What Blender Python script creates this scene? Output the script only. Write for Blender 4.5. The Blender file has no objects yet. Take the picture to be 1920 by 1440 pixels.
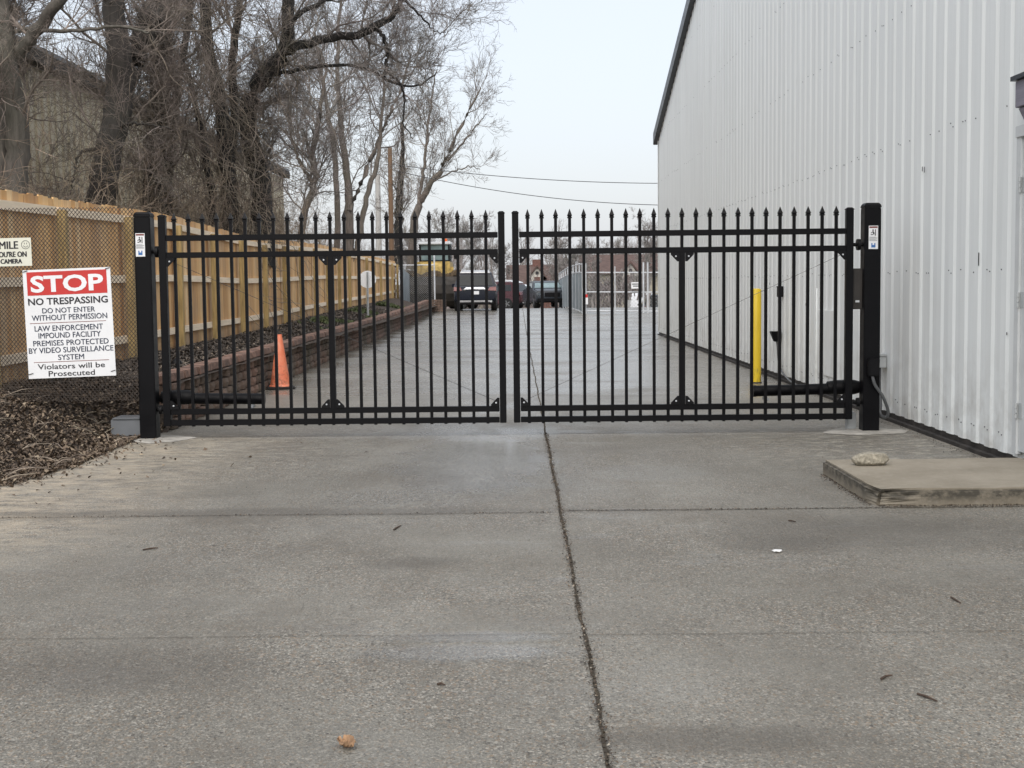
import bpy, bmesh, math, random
import numpy as np
from mathutils import Matrix, Vector
C = bpy.context.scene.collection
SC = bpy.context.scene
R = math.radians
# ------------------------------------------------------------------ camera
CAM = Vector((0, 0, 1.36))
FPX = 2550.0                                   # focal length in pixels of a 1920 wide picture
ROT = Matrix.Rotation(R(0.246), 3, 'Z') @ Matrix.Rotation(R(90 - 4.28), 3, 'X') @ Matrix.Rotation(R(-0.6), 3, 'Z')
cam_d = bpy.data.cameras.new('camera'); cam = bpy.data.objects.new('camera', cam_d); C.objects.link(cam)
cam_d.sensor_width = 36; cam_d.lens = 36 * FPX / 1920; cam_d.clip_start = 0.05; cam_d.clip_end = 3000
cam.matrix_world = Matrix.Translation(CAM) @ ROT.to_4x4()
SC.camera = cam

def at(px, py, Y):                             # the point at distance Y that this pixel of the photograph looks at
    d = ROT @ Vector(((px - 960) / FPX, (720 - py) / FPX, -1))
    return CAM + d * (Y / d.y)
# ------------------------------------------------------------------ world, sun, exposure
w = bpy.data.worlds.new('World'); SC.world = w; w.use_nodes = True
nt = w.node_tree; nt.nodes.clear()
def wn(t): return nt.nodes.new(t)
sky = wn('ShaderNodeTexSky'); sky.sky_type = 'NISHITA'; sky.sun_disc = False
SUN_EL, SUN_ROT = R(46), R(186)
sky.sun_elevation = SUN_EL; sky.sun_rotation = SUN_ROT; sky.dust_density = 4; sky.air_density = 1
bg1 = wn('ShaderNodeBackground'); bg1.inputs[1].default_value = 0.05
nt.links.new(sky.outputs[0], bg1.inputs[0])
tc = wn('ShaderNodeTexCoord'); sep = wn('ShaderNodeSeparateXYZ'); nt.links.new(tc.outputs['Generated'], sep.inputs[0])
ramp = wn('ShaderNodeValToRGB'); nt.links.new(sep.outputs[2], ramp.inputs[0])
ramp.color_ramp.elements[0].position = 0.0; ramp.color_ramp.elements[0].color = (0.475, 0.487, 0.508, 1)
ramp.color_ramp.elements[1].position = 0.5; ramp.color_ramp.elements[1].color = (0.525, 0.536, 0.558, 1)
nz = wn('ShaderNodeTexNoise'); nz.inputs['Scale'].default_value = 2.2; nz.inputs['Detail'].default_value = 4
nt.links.new(tc.outputs['Generated'], nz.inputs[0])
mr = wn('ShaderNodeMapRange'); mr.inputs[3].default_value = 0.95; mr.inputs[4].default_value = 1.05
nt.links.new(nz.outputs[0], mr.inputs[0])
bg2 = wn('ShaderNodeBackground'); nt.links.new(ramp.outputs[0], bg2.inputs[0]); nt.links.new(mr.outputs[0], bg2.inputs[1])
add = wn('ShaderNodeAddShader'); out = wn('ShaderNodeOutputWorld')
nt.links.new(bg1.outputs[0], add.inputs[0]); nt.links.new(bg2.outputs[0], add.inputs[1]); nt.links.new(add.outputs[0], out.inputs[0])
sun_d = bpy.data.lights.new('sun', 'SUN'); sun_d.energy = 1.5; sun_d.angle = R(70); sun_d.color = (1, 0.985, 0.965)
sun = bpy.data.objects.new('sun', sun_d); C.objects.link(sun)
sd = Vector((math.sin(SUN_ROT) * math.cos(SUN_EL), math.cos(SUN_ROT) * math.cos(SUN_EL), math.sin(SUN_EL)))
sun.rotation_euler = sd.to_track_quat('Z', 'Y').to_euler()
SC.view_settings.view_transform = 'Standard'; SC.view_settings.look = 'None'
SC.view_settings.exposure = 0.52; SC.view_settings.gamma = 1.0
SC.render.engine = 'CYCLES'
SC.cycles.max_bounces = 6; SC.cycles.diffuse_bounces = 3; SC.cycles.transparent_max_bounces = 8
try: SC.cycles.use_denoising = True
except Exception: pass
# ------------------------------------------------------------------ materials
class NT:
    def __init__(s, name):
        s.m = bpy.data.materials.new(name); s.m.use_nodes = True; s.t = s.m.node_tree
        s.b = s.t.nodes['Principled BSDF']
    def n(s, t, **k):
        o = s.t.nodes.new(t)
        for a, v in k.items(): setattr(o, a, v)
        return o
    def l(s, a, b): s.t.links.new(a, b)
    def coord(s, sc=(1, 1, 1)):
        c = s.n('ShaderNodeTexCoord'); m = s.n('ShaderNodeMapping'); s.l(c.outputs['Object'], m.inputs[0])
        m.inputs['Scale'].default_value = sc; return m.outputs[0]
    def noise(s, vec, scale, detail=5, rough=.55):
        o = s.n('ShaderNodeTexNoise'); s.l(vec, o.inputs['Vector']); o.inputs['Scale'].default_value = scale
        o.inputs['Detail'].default_value = detail; o.inputs['Roughness'].default_value = rough; return o.outputs[0]
    def vor(s, vec, scale, out='Color', feature='F1'):
        o = s.n('ShaderNodeTexVoronoi', feature=feature); s.l(vec, o.inputs['Vector']); o.inputs['Scale'].default_value = scale; return o.outputs[out]
    def rng(s, v, a, b, c, d):
        o = s.n('ShaderNodeMapRange'); s.l(v, o.inputs[0])
        for i, x in enumerate((a, b, c, d)): o.inputs[1 + i].default_value = x
        return o.outputs[0]
    def ramp(s, v, *els):
        o = s.n('ShaderNodeValToRGB'); s.l(v, o.inputs[0]); r = o.color_ramp
        while len(r.elements) < len(els): r.elements.new(0.5)
        for e, (p, c) in zip(r.elements, els): e.position = p; e.color = (*c, 1) if len(c) == 3 else c
        return o.outputs[0]
    def mix(s, f, a, b, mode='MIX'):
        o = s.n('ShaderNodeMix', data_type='RGBA', blend_type=mode)
        for sock, v in ((o.inputs[0], f), (o.inputs[6], a), (o.inputs[7], b)):
            if hasattr(v, 'is_output'): s.l(v, sock)
            elif isinstance(v, (int, float)): sock.default_value = v if sock == o.inputs[0] else (v, v, v, 1)
            else: sock.default_value = (*v, 1)
        return o.outputs[2]
    def math(s, op, a, b=0.0, clamp=False):
        o = s.n('ShaderNodeMath', operation=op); o.use_clamp = clamp
        for sock, v in ((o.inputs[0], a), (o.inputs[1], b)):
            if hasattr(v, 'is_output'): s.l(v, sock)
            else: sock.default_value = v
        return o.outputs[0]
    def island(s): return s.n('ShaderNodeNewGeometry').outputs['Random Per Island']
    def bump(s, h, strength=.3, dist=.01):
        o = s.n('ShaderNodeBump'); s.l(h, o.inputs['Height']); o.inputs['Strength'].default_value = strength
        o.inputs['Distance'].default_value = dist; s.l(o.outputs[0], s.b.inputs['Normal'])
    def col(s, c):
        if hasattr(c, 'is_output'): s.l(c, s.b.inputs['Base Color'])
        else: s.b.inputs['Base Color'].default_value = (*c, 1)
    def rough(s, r):
        if hasattr(r, 'is_output'): s.l(r, s.b.inputs['Roughness'])
        else: s.b.inputs['Roughness'].default_value = r

def mat(name, col, rough=.6, metal=0, var=.15, scale=6, bump=0, bscale=60, island=0, stretch=(1, 1, 1), spec=None):
    m = NT(name); v = m.coord(stretch)
    c2 = tuple(x * (1 - var * 2) for x in col); c3 = tuple(min(1, x * (1 + var)) for x in col)
    c = m.ramp(m.noise(v, scale, 6, .6), (.3, c2), (.7, c3))
    if island:
        i = m.island(); c = m.mix(1.0, c, m.ramp(i, (0, (1 - island,) * 3), (1, (1 + island,) * 3)), 'MULTIPLY')
    m.col(c); m.b.inputs['Metallic'].default_value = metal
    m.rough(m.rng(m.noise(v, scale * 2.3), .3, .7, max(0, rough - .08), min(1, rough + .08)))
    if bump: m.bump(m.noise(v, bscale, 6), .5, bump)
    if spec is not None: m.b.inputs['Specular IOR Level'].default_value = spec
    return m.m

M = {}
M['black'] = mat('black powder coat', (.0035, .0035, .0045), .42, var=.1, scale=3, spec=.14)
M['black_rough'] = mat('black plastic', (.005, .005, .006), .5, var=.15, spec=.16)
M['black_dull'] = mat('weathered dark brown steel', (.028, .024, .021), .55, var=.2)
M['cable'] = mat('thin steel cable', (.10, .10, .10), .4, .6)
M['galv'] = mat('galvanised steel', (.56, .58, .60), .5, .2, var=.12, scale=4)
M['galv_dull'] = mat('dull galvanised steel', (.40, .42, .43), .6, .2, var=.15, scale=3)
M['slat'] = mat('grey privacy slats', (.24, .28, .30), .55, var=.15, scale=2, island=.12)
M['grey_box'] = mat('grey enclosure paint', (.145, .155, .165), .5, var=.08)
M['light_grey_box'] = mat('light grey enclosure', (.42, .44, .44), .5, var=.08)
M['conduit'] = mat('grey conduit', (.10, .105, .11), .5)
def bollard_mat():
    m = NT('scuffed yellow sleeve'); v = m.coord(); b = m.ramp(m.noise(m.coord((1, 1, .3)), 6, 6), (.3, (.60, .41, .015)), (.7, (.72, .52, .02)))
    sep = m.n('ShaderNodeSeparateXYZ'); m.l(v, sep.inputs[0]); g = m.math('MULTIPLY', m.rng(sep.outputs[2], .0, .45, .9, .05), m.rng(m.noise(m.coord((3, 3, 1)), 9, 7, .7), .5, .66, 0, 1))
    b = m.mix(g, b, (.16, .12, .05)); b = m.mix(m.rng(m.noise(m.coord((6, 6, 1.2)), 6, 6, .7), .64, .7, 0, .6), b, (.30, .24, .12)); m.col(b); m.rough(.42); return m.m
M['yellow'] = bollard_mat()
M['spare_yellow'] = mat('yellow bollard sleeve', (.68, .48, .015), .42, var=.10, scale=7, stretch=(1, 1, .4))
M['white'] = mat('white sign paint', (.72, .73, .74), .4, var=.03, scale=3)
M['cream'] = mat('cream sign paint', (.66, .66, .56), .45, var=.03, scale=3)
M['red'] = mat('red sign paint', (.50, .025, .02), .45, var=.06, scale=3)
M['ink'] = mat('black ink', (.012, .012, .016), .5, var=0)
M['ink_navy'] = mat('dark blue ink', (.02, .03, .055), .5, var=0)
M['white_ink'] = mat('white ink', (.74, .75, .76), .45, var=.02)
M['blue_ink'] = mat('blue ink', (.03, .13, .35), .5, var=0)
M['rust_ink'] = mat('dark red ink', (.16, .03, .02), .5, var=0)
M['rubber'] = mat('black rubber', (.018, .017, .016), .8, var=.2, bump=.002)
M['mesh'] = mat('rusty expanded metal', (.055, .040, .030), .6, .2, var=.3, scale=20)
M['post_wood'] = mat('greenish treated timber', (.42, .30, .125), .75, var=.22, scale=4, stretch=(6, 6, .6), bump=.003, bscale=20)
M['rail_wood'] = mat('pale new timber', (.86, .72, .54), .75, var=.08, scale=5, stretch=(5, .5, 5), bump=.002, bscale=20, island=.10)
M['trim_dark'] = mat('dark metal trim', (.020, .024, .032), .4, var=.1)
M['base_dark'] = mat('dark brown base', (.035, .03, .026), .8, var=.4, scale=6)
M['roof_grey'] = mat('grey metal roof', (.16, .17, .18), .5, .2)
M['glass'] = mat('dark glass', (.014, .019, .022), .08, var=.1, spec=.18)
M['glass_pale'] = mat('pale cab glass, reflection in colour', (.20, .27, .28), .12, var=.2, scale=1.5)  # pale base colour stands in for sky reflected in the glass
M['navy_paint'] = mat('dark navy car paint', (.006, .009, .018), .22, var=.05, spec=.35)
M['silver'] = mat('silver roof paint', (.46, .47, .48), .3, .3, var=.06)
M['chrome'] = mat('chrome', (.62, .63, .65), .12, 1, var=.05)
M['silver_plastic'] = mat('silver bumper plastic', (.35, .35, .36), .35, .3)
M['tail_red'] = mat('red lamp plastic', (.12, .010, .012), .2, var=.1)
M['maroon'] = mat('maroon car paint', (.070, .026, .032), .3, var=.08)
M['white_paint'] = mat('white car paint', (.66, .68, .70), .3, var=.03)
M['slate_paint'] = mat('dark slate car paint', (.022, .028, .036), .3, var=.05, spec=.3)
M['tyre'] = mat('tyre', (.014, .014, .014), .8, var=.2)
M['rim'] = mat('wheel rim', (.30, .31, .32), .35, .7)
M['machine_yellow'] = mat('worn yellow machine paint', (.50, .345, .10), .5, var=.28, scale=5)
M['bucket'] = mat('dirty dark steel bucket', (.040, .034, .028), .7, .2, var=.35, scale=3, bump=.01, bscale=8)
M['dirt'] = mat('dry brown dirt', (.14, .10, .06), .95, var=.35, scale=6, bump=.03, bscale=9)
M['orange_light'] = mat('orange beacon', (.7, .12, .02), .3, var=0)
M['house_wall'] = mat('tan house siding', (.36, .33, .26), .8, var=.12, stretch=(.3, .3, 5))
M['house_brick'] = mat('red brown brick', (.15, .075, .06), .85, var=.2)
M['house_trim'] = mat('pale house trim', (.52, .50, .45), .7, var=.05)
M['shingle'] = mat('brown shingles', (.105, .068, .058), .9, var=.22, scale=2.5, stretch=(1, 1, 6), bump=.02, bscale=12)
M['utility_wood'] = mat('brown utility pole', (.17, .105, .062), .85, var=.2, stretch=(5, 5, .5))
M['pale_pole'] = mat('pale weathered pole', (.42, .41, .39), .8, var=.1, stretch=(5, 5, .5))
M['wire'] = mat('power cable', (.05, .05, .055), .6)
M['rock'] = mat('pale pitted limestone', (.34, .31, .245), .9, var=.28, scale=42, bump=.02, bscale=44)
M['scrap'] = mat('white paper scrap', (.75, .75, .74), .7, var=.03)
M['dead_leaf'] = mat('tan dead leaf', (.33, .20, .11), .8, var=.3, scale=20)
M['twig'] = mat('brown twig', (.07, .045, .03), .85, var=.3)
M['canopy'] = mat('grey lavender boards', (.23, .22, .26), .7, var=.12, stretch=(.5, .5, 8))
M['door'] = mat('white door paint', (.60, .62, .62), .4, var=.05)

def bark(name, c, scale=9, island=0):
    m = NT(name); v = m.coord((1, 1, .16)); v2 = m.coord((1, 1, 1))
    n = m.noise(v, scale * 2, 8, .65); n2 = m.noise(v2, 1.3, 4)
    c0 = tuple(x * .45 for x in c); c1 = tuple(x * 1.5 for x in c)
    base = m.ramp(n, (.32, c0), (.52, c), (.75, c1))
    base = m.mix(m.rng(n2, .35, .7, 0, .55), base, (c[0] * .8, c[1] * .95, c[2] * .8))
    if island:
        i = m.island(); base = m.mix(1.0, base, m.ramp(i, (0, (1 - island,) * 3), (1, (1 + island,) * 3)), 'MULTIPLY')
    m.col(base); m.rough(.9); m.bump(n, .9, .03); return m.m
M['bark_grey'] = bark('grey brown bark', (.105, .092, .080))
M['bark_dark'] = bark('dark furrowed bark', (.056, .048, .043))
M['bark_black'] = bark('blackish bark', (.028, .025, .024))
M['bark_tan'] = bark('tan young bark', (.145, .118, .102))
M['twigs_brown'] = bark('brown twigs', (.205, .165, .145), 3, .4)
M['twigs_grey'] = bark('grey twigs', (.225, .192, .180), 3, .4)
M['vine'] = bark('stringy vine bark', (.25, .20, .16), 4, .5)
M['brush'] = bark('dry brush stems', (.27, .205, .155), 3, .45)
M['far_twigs'] = bark('far bare twigs', (.27, .24, .235), 1, .3)  # distance haze put into the colour: lighter and greyer twigs
M['far_wood'] = bark('far brown woodland', (.25, .212, .208), 1, .35)  # woodland brown lightened to stand in for haze in the air

def concrete_mat():
    m = NT('worn wet concrete'); v = m.coord()
    sep = m.n('ShaderNodeSeparateXYZ'); m.l(v, sep.inputs[0]); X, Y = sep.outputs[0], sep.outputs[1]
    big = m.noise(v, .33, 5, .6); mid = m.noise(m.coord((1, .55, 1)), 1.5, 6, .62); fine = m.noise(v, 26, 6, .7)
    base = m.ramp(big, (.34, (.150, .141, .117)), (.5, (.197, .187, .161)), (.66, (.236, .226, .198)))
    base = m.mix(m.rng(mid, .40, .64, 0, .70), base, (.122, .111, .090))
    base = m.mix(.5, base, m.ramp(fine, (.25, (.40, .39, .37)), (.75, (.60, .60, .59))), 'OVERLAY')
    # exposed aggregate: pale and dark stones
    am = m.rng(m.noise(v, .8, 4), .36, .62, .35, 1)
    for sc_, c_lo, c_hi in ((175, .78, .86), (105, .92, .96)):
        vs = m.n('ShaderNodeSeparateColor'); m.l(m.vor(m.coord((1, .75, 1)), sc_), vs.inputs[0])
        base = m.mix(m.math('MULTIPLY', m.rng(vs.outputs[0], c_lo, c_hi, 0, .62), am), base, (.43, .40, .345))
        base = m.mix(m.math('MULTIPLY', m.rng(vs.outputs[1], c_lo, c_hi, 0, .72), am), base, (.048, .042, .034))
        base = m.mix(m.math('MULTIPLY', m.rng(vs.outputs[2], .9, .96, 0, .5), am), base, (.25, .17, .10))
    # pits and dark flecks
    vd = m.vor(v, 9.5, 'Distance'); base = m.mix(m.rng(vd, .05, .075, .9, 0), base, (.05, .042, .036))
    # brown stains
    st = m.noise(m.coord((.8, .8, 1)), .9, 6, .7); base = m.mix(m.rng(st, .52, .70, 0, .6), base, (.112, .092, .067))
    # scaled pale areas close to the gate line and along the edges
    gy = m.math('SUBTRACT', 1.0, m.math('MULTIPLY', m.math('ABSOLUTE', m.math('SUBTRACT', Y, 11.0)), .42), True)
    ex = m.math('MULTIPLY', m.math('SUBTRACT', m.math('ABSOLUTE', m.math('ADD', X, -.1)), 1.0), .6, True)
    sp = m.rng(m.noise(m.coord((2.2, 3.5, 1)), 3.0, 7, .75), .50, .62, 0, .75)
    base = m.mix(m.math('MULTIPLY', m.math('MULTIPLY', gy, ex, True), sp), base, (.47, .43, .35))
    sand = m.math('MULTIPLY', m.math('MULTIPLY', m.math('MULTIPLY', m.math('SUBTRACT', -1.9, X), .75, True), m.rng(Y, 6.0, 7.5, 0, 1)), m.rng(m.noise(m.coord((1.5, 3, 1)), 2.4, 8, .78), .42, .60, .05, .85))
    sand = m.math('MULTIPLY', sand, m.rng(Y, 11.8, 12.6, 1, 0)); base = m.mix(sand, base, (.48, .405, .30))
    # damp film: smooth, a bit darker
    wx = m.math('SUBTRACT', 1.0, m.math('MULTIPLY', m.math('ABSOLUTE', m.math('ADD', X, .35)), .42), True)
    wy = m.rng(Y, 6.5, 10.0, 0, 1)
    wet = m.math('MULTIPLY', m.math('MULTIPLY', wx, wy), m.rng(m.noise(m.coord((1.0, .35, 1)), .9, 5, .6), .35, .58, 0, 1), True)
    far = m.math('MULTIPLY', m.rng(Y, 12.3, 17, 0, 1), m.rng(m.noise(m.coord((.35, .9, 1)), .8, 5, .6), .36, .54, .45, 1)); wet = m.math('MAXIMUM', wet, far)
    pud = m.math('MULTIPLY', m.rng(m.noise(m.coord((.9, 1.6, 1)), 1.1, 4, .6), .55, .64, 0, .85), m.rng(Y, 3, 6, .4, 1))
    wet = m.math('MAXIMUM', wet, m.math('MULTIPLY', pud, .6))
    edge_n = m.math('MULTIPLY', m.math('SUBTRACT', m.noise(m.coord((1, 1, 1)), 2.6, 6, .65), .5), 1.6)
    for (bx, by, rx, ry, am_) in ((-.22, 5.15, .42, .10, 1), (-.20, 4.93, .45, .14, 1), (-.35, 10.4, .75, 2.3, 1), (-.9, 8.6, .5, .5, .8), (.9, 9.6, .6, .5, .5), (-1.6, 6.6, .5, .45, .35)):
        q1 = m.math('POWER', m.math('DIVIDE', m.math('SUBTRACT', X, bx), rx), 2.0); q2 = m.math('POWER', m.math('DIVIDE', m.math('SUBTRACT', Y, by), ry), 2.0)
        wet = m.math('MAXIMUM', wet, m.math('MULTIPLY', m.rng(m.math('ADD', m.math('ADD', q1, q2), edge_n), .35, 1.3, 1, 0), am_))
    for (bx, by, rx, ry) in ((-.55, 6.55, .22, .14), (-1.45, 4.75, .5, .35), (1.9, 7.2, .9, .5), (-1.7, 8.05, 2.2, .16), (1.35, 6.9, .3, .25), (.6, 3.95, .5, .12)):
        q1 = m.math('POWER', m.math('DIVIDE', m.math('SUBTRACT', X, bx), rx), 2.0); q2 = m.math('POWER', m.math('DIVIDE', m.math('SUBTRACT', Y, by), ry), 2.0)
        base = m.mix(m.rng(m.math('ADD', m.math('ADD', q1, q2), edge_n), .2, 1.5, .5, 0), base, (.085, .075, .060))
    base = m.mix(m.math('MULTIPLY', wet, m.rng(Y, 12, 16, .30, .05)), base, m.mix(1.0, base, (.62, .64, .68), 'MULTIPLY'))
    m.col(base)
    m.rough(m.math('SUBTRACT', m.rng(fine, .3, .7, .48, .64), m.math('MULTIPLY', wet, .37)))
    wv = m.n('ShaderNodeTexWave', wave_type='BANDS', bands_direction='X'); m.l(m.coord((1, .10, 1)), wv.inputs[0])
    wv.inputs['Scale'].default_value = 9; wv.inputs['Distortion'].default_value = 9; wv.inputs['Detail'].default_value = 4; wv.inputs['Detail Scale'].default_value = 3
    h = m.math('ADD', m.math('MULTIPLY', m.vor(m.coord((1, .75, 1)), 120, 'Distance'), 1.0), m.math('MULTIPLY', wv.outputs[1], m.rng(m.noise(v, .7, 3), .42, .62, 0, .5)))
    h = m.math('ADD', h, m.math('MULTIPLY', fine, 1.1))
    hb = m.math('MULTIPLY', h, m.math('SUBTRACT', 1.0, m.math('MULTIPLY', wet, .80)))
    m.bump(hb, .70, .009); return m.m
M['concrete'] = concrete_mat()

def stoop_mat():
    m = NT('brown grey stoop concrete'); v = m.coord()
    b = m.ramp(m.noise(v, 2.2, 7, .65), (.3, (.205, .176, .130)), (.7, (.315, .278, .218)))
    b = m.mix(m.rng(m.noise(v, 30, 4), .55, .75, 0, .5), b, (.34, .31, .26))
    sep = m.n('ShaderNodeSeparateXYZ'); m.l(v, sep.inputs[0])
    side = m.rng(sep.outputs[2], .088, .10, 1, 0)
    dk = m.math('MULTIPLY', side, m.math('MULTIPLY', m.rng(m.noise(m.coord((1, 1, 1.5)), 13, 8, .7), .36, .56, .3, .95), m.rng(sep.outputs[2], .0, .06, .15, 1)))
    b = m.mix(dk, b, (.05, .045, .035)); m.col(b); m.rough(.8); m.bump(m.noise(v, 40, 6), .5, .006); return m.m
M['stoop'] = stoop_mat()

def siding(name, col, dirt):
    m = NT(name); v = m.coord((1, 2.5, .12)); v1 = m.coord()
    b = m.mix(m.rng(m.noise(v, 2.6, 6, .6), .38, .72, 0, .55), col, tuple(x * .80 for x in col))
    sep = m.n('ShaderNodeSeparateXYZ'); m.l(v1, sep.inputs[0])
    lo = m.math('MULTIPLY', m.rng(sep.outputs[2], .08, .9, 1, 0), m.rng(m.noise(v1, 3.5, 7, .7), .42, .72, 0, .6))
    b = m.mix(lo, b, dirt); m.col(b); m.rough(m.rng(m.noise(v1, 2), .3, .7, .36, .5)); m.bump(m.noise(v1, .9, 3), .15, .02); return m.m
M['siding'] = siding('white ribbed steel', (.83, .855, .84), (.30, .27, .22))
M['tan_siding'] = siding('beige ribbed steel', (.46, .405, .285), (.25, .22, .16))

def boards_mat():
    m = NT('new cedar boards'); i = m.island(); v = m.coord((14, 14, .9))
    b = m.ramp(i, (0, (.42, .215, .075)), (.3, (.66, .40, .165)), (.6, (.80, .56, .27)), (.85, (.85, .65, .38)), (1, (.54, .31, .125)))
    g = m.noise(v, 3, 7, .65); b = m.mix(m.rng(g, .42, .72, 0, .45), b, (.34, .165, .06))
    b = m.mix(m.rng(m.noise(m.coord((7, 7, .5)), 1.3, 5), .5, .72, 0, .6), b, (.82, .62, .37))
    b = m.mix(m.rng(m.noise(m.coord((6, 6, .8)), 1.1, 4), .56, .7, 0, .6), b, (.30, .14, .05))
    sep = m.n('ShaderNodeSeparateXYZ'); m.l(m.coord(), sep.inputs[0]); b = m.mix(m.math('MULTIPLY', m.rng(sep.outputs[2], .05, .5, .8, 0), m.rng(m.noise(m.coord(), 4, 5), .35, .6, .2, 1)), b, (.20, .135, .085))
    b = m.mix(m.rng(m.noise(m.coord((2, 2, 1.2)), 1.0, 6, .7), .48, .70, 0, .5), b, (.40, .315, .225)); b = m.mix(1.0, b, (1.0, .96, .93), 'MULTIPLY')
    kn = m.vor(m.coord((5, 5, 1.6)), 1.6, 'Distance'); b = m.mix(m.rng(kn, .03, .07, .8, 0), b, (.13, .065, .03))
    m.col(b); m.rough(.75); m.bump(g, .3, .004); return m.m
M['boards'] = boards_mat()

def block_mat():
    m = NT('split face red brown block'); i = m.island(); v = m.coord()
    b = m.ramp(i, (0, (.085, .052, .038)), (.5, (.138, .084, .062)), (1, (.205, .125, .095)))
    b = m.mix(m.rng(m.noise(v, 22, 6), .4, .7, 0, .5), b, (.24, .175, .14))
    b = m.mix(m.rng(m.noise(v, .55, 5), .42, .60, 0, .75), b, (.085, .078, .060))
    m.col(b); m.rough(.92); m.bump(m.noise(v, 38, 6), .8, .015); return m.m
M['block'] = block_mat()
M['cap_block'] = mat('pinkish red cap block', (.20, .122, .092), .9, var=.3, scale=12, bump=.008, island=.25)

def soil(name, c0, c1, bs=30):
    m = NT(name); v = m.coord()
    b = m.ramp(m.noise(v, 6, 8, .7), (.3, c0), (.7, c1)); b = m.mix(m.rng(m.noise(v, .6, 4), .4, .65, 0, .5), b, tuple(x * .7 for x in c1))
    m.col(b); m.rough(.95); m.bump(m.noise(v, bs, 8, .7), .9, .05); return m.m
M['soil'] = soil('dark garden soil', (.026, .020, .016), (.085, .062, .045))
M['ground'] = soil('dull winter ground', (.08, .07, .045), (.17, .145, .10), 4)
def chips(name, els):
    m = NT(name); m.col(m.ramp(m.island(), *els)); m.rough(.85); return m.m
M['litter'] = chips('mixed dead leaves', ((0, (.040, .029, .020)), (.4, (.088, .062, .042)), (.75, (.150, .108, .073)), (.93, (.23, .175, .12)), (1, (.37, .30, .21))))
M['mulch'] = chips('dark bark mulch', ((0, (.026, .021, .017)), (.5, (.065, .054, .045)), (.85, (.115, .096, .08)), (1, (.26, .21, .16))))
M['moss'] = chips('mixed green weeds', ((0, (.04, .055, .02)), (1, (.09, .11, .04))))
# ------------------------------------------------------------------ mesh helpers
ORG = {}
def props(o, label=None, cat=None, group=None, kind=None):
    for k, v in (('label', label), ('category', cat), ('group', group), ('kind', kind)):
        if v: o[k] = v
    return o
def thing(name, label, cat, loc=(0, 0, 0), group=None, rotz=0, local=False):
    o = bpy.data.objects.new(name, None); C.objects.link(o); o.empty_display_size = .1
    o.location = loc; o.rotation_euler = (0, 0, rotz); props(o, label, cat, group)
    ORG[o] = Vector((0, 0, 0)) if local else Vector(loc); return o

def np_mesh(name, V, F, material, smooth=False):
    me = bpy.data.meshes.new(name); V = np.asarray(V, np.float32); F = np.asarray(F, np.int32); k = F.shape[1]
    me.vertices.add(len(V)); me.vertices.foreach_set('co', V.ravel())
    me.loops.add(F.size); me.loops.foreach_set('vertex_index', F.ravel())
    me.polygons.add(len(F)); me.polygons.foreach_set('loop_start', np.arange(0, F.size, k, dtype=np.int32))
    try: me.polygons.foreach_set('loop_total', np.full(len(F), k, np.int32))
    except Exception: pass
    if smooth: me.polygons.foreach_set('use_smooth', np.ones(len(F), bool))
    me.materials.append(material); me.update(calc_edges=True); return me

def link(name, me, parent=None):
    o = bpy.data.objects.new(name, me); C.objects.link(o)
    if parent is not None: o.parent = parent; ORG[o] = ORG[parent]
    else: ORG[o] = Vector((0, 0, 0))
    return o

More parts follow.
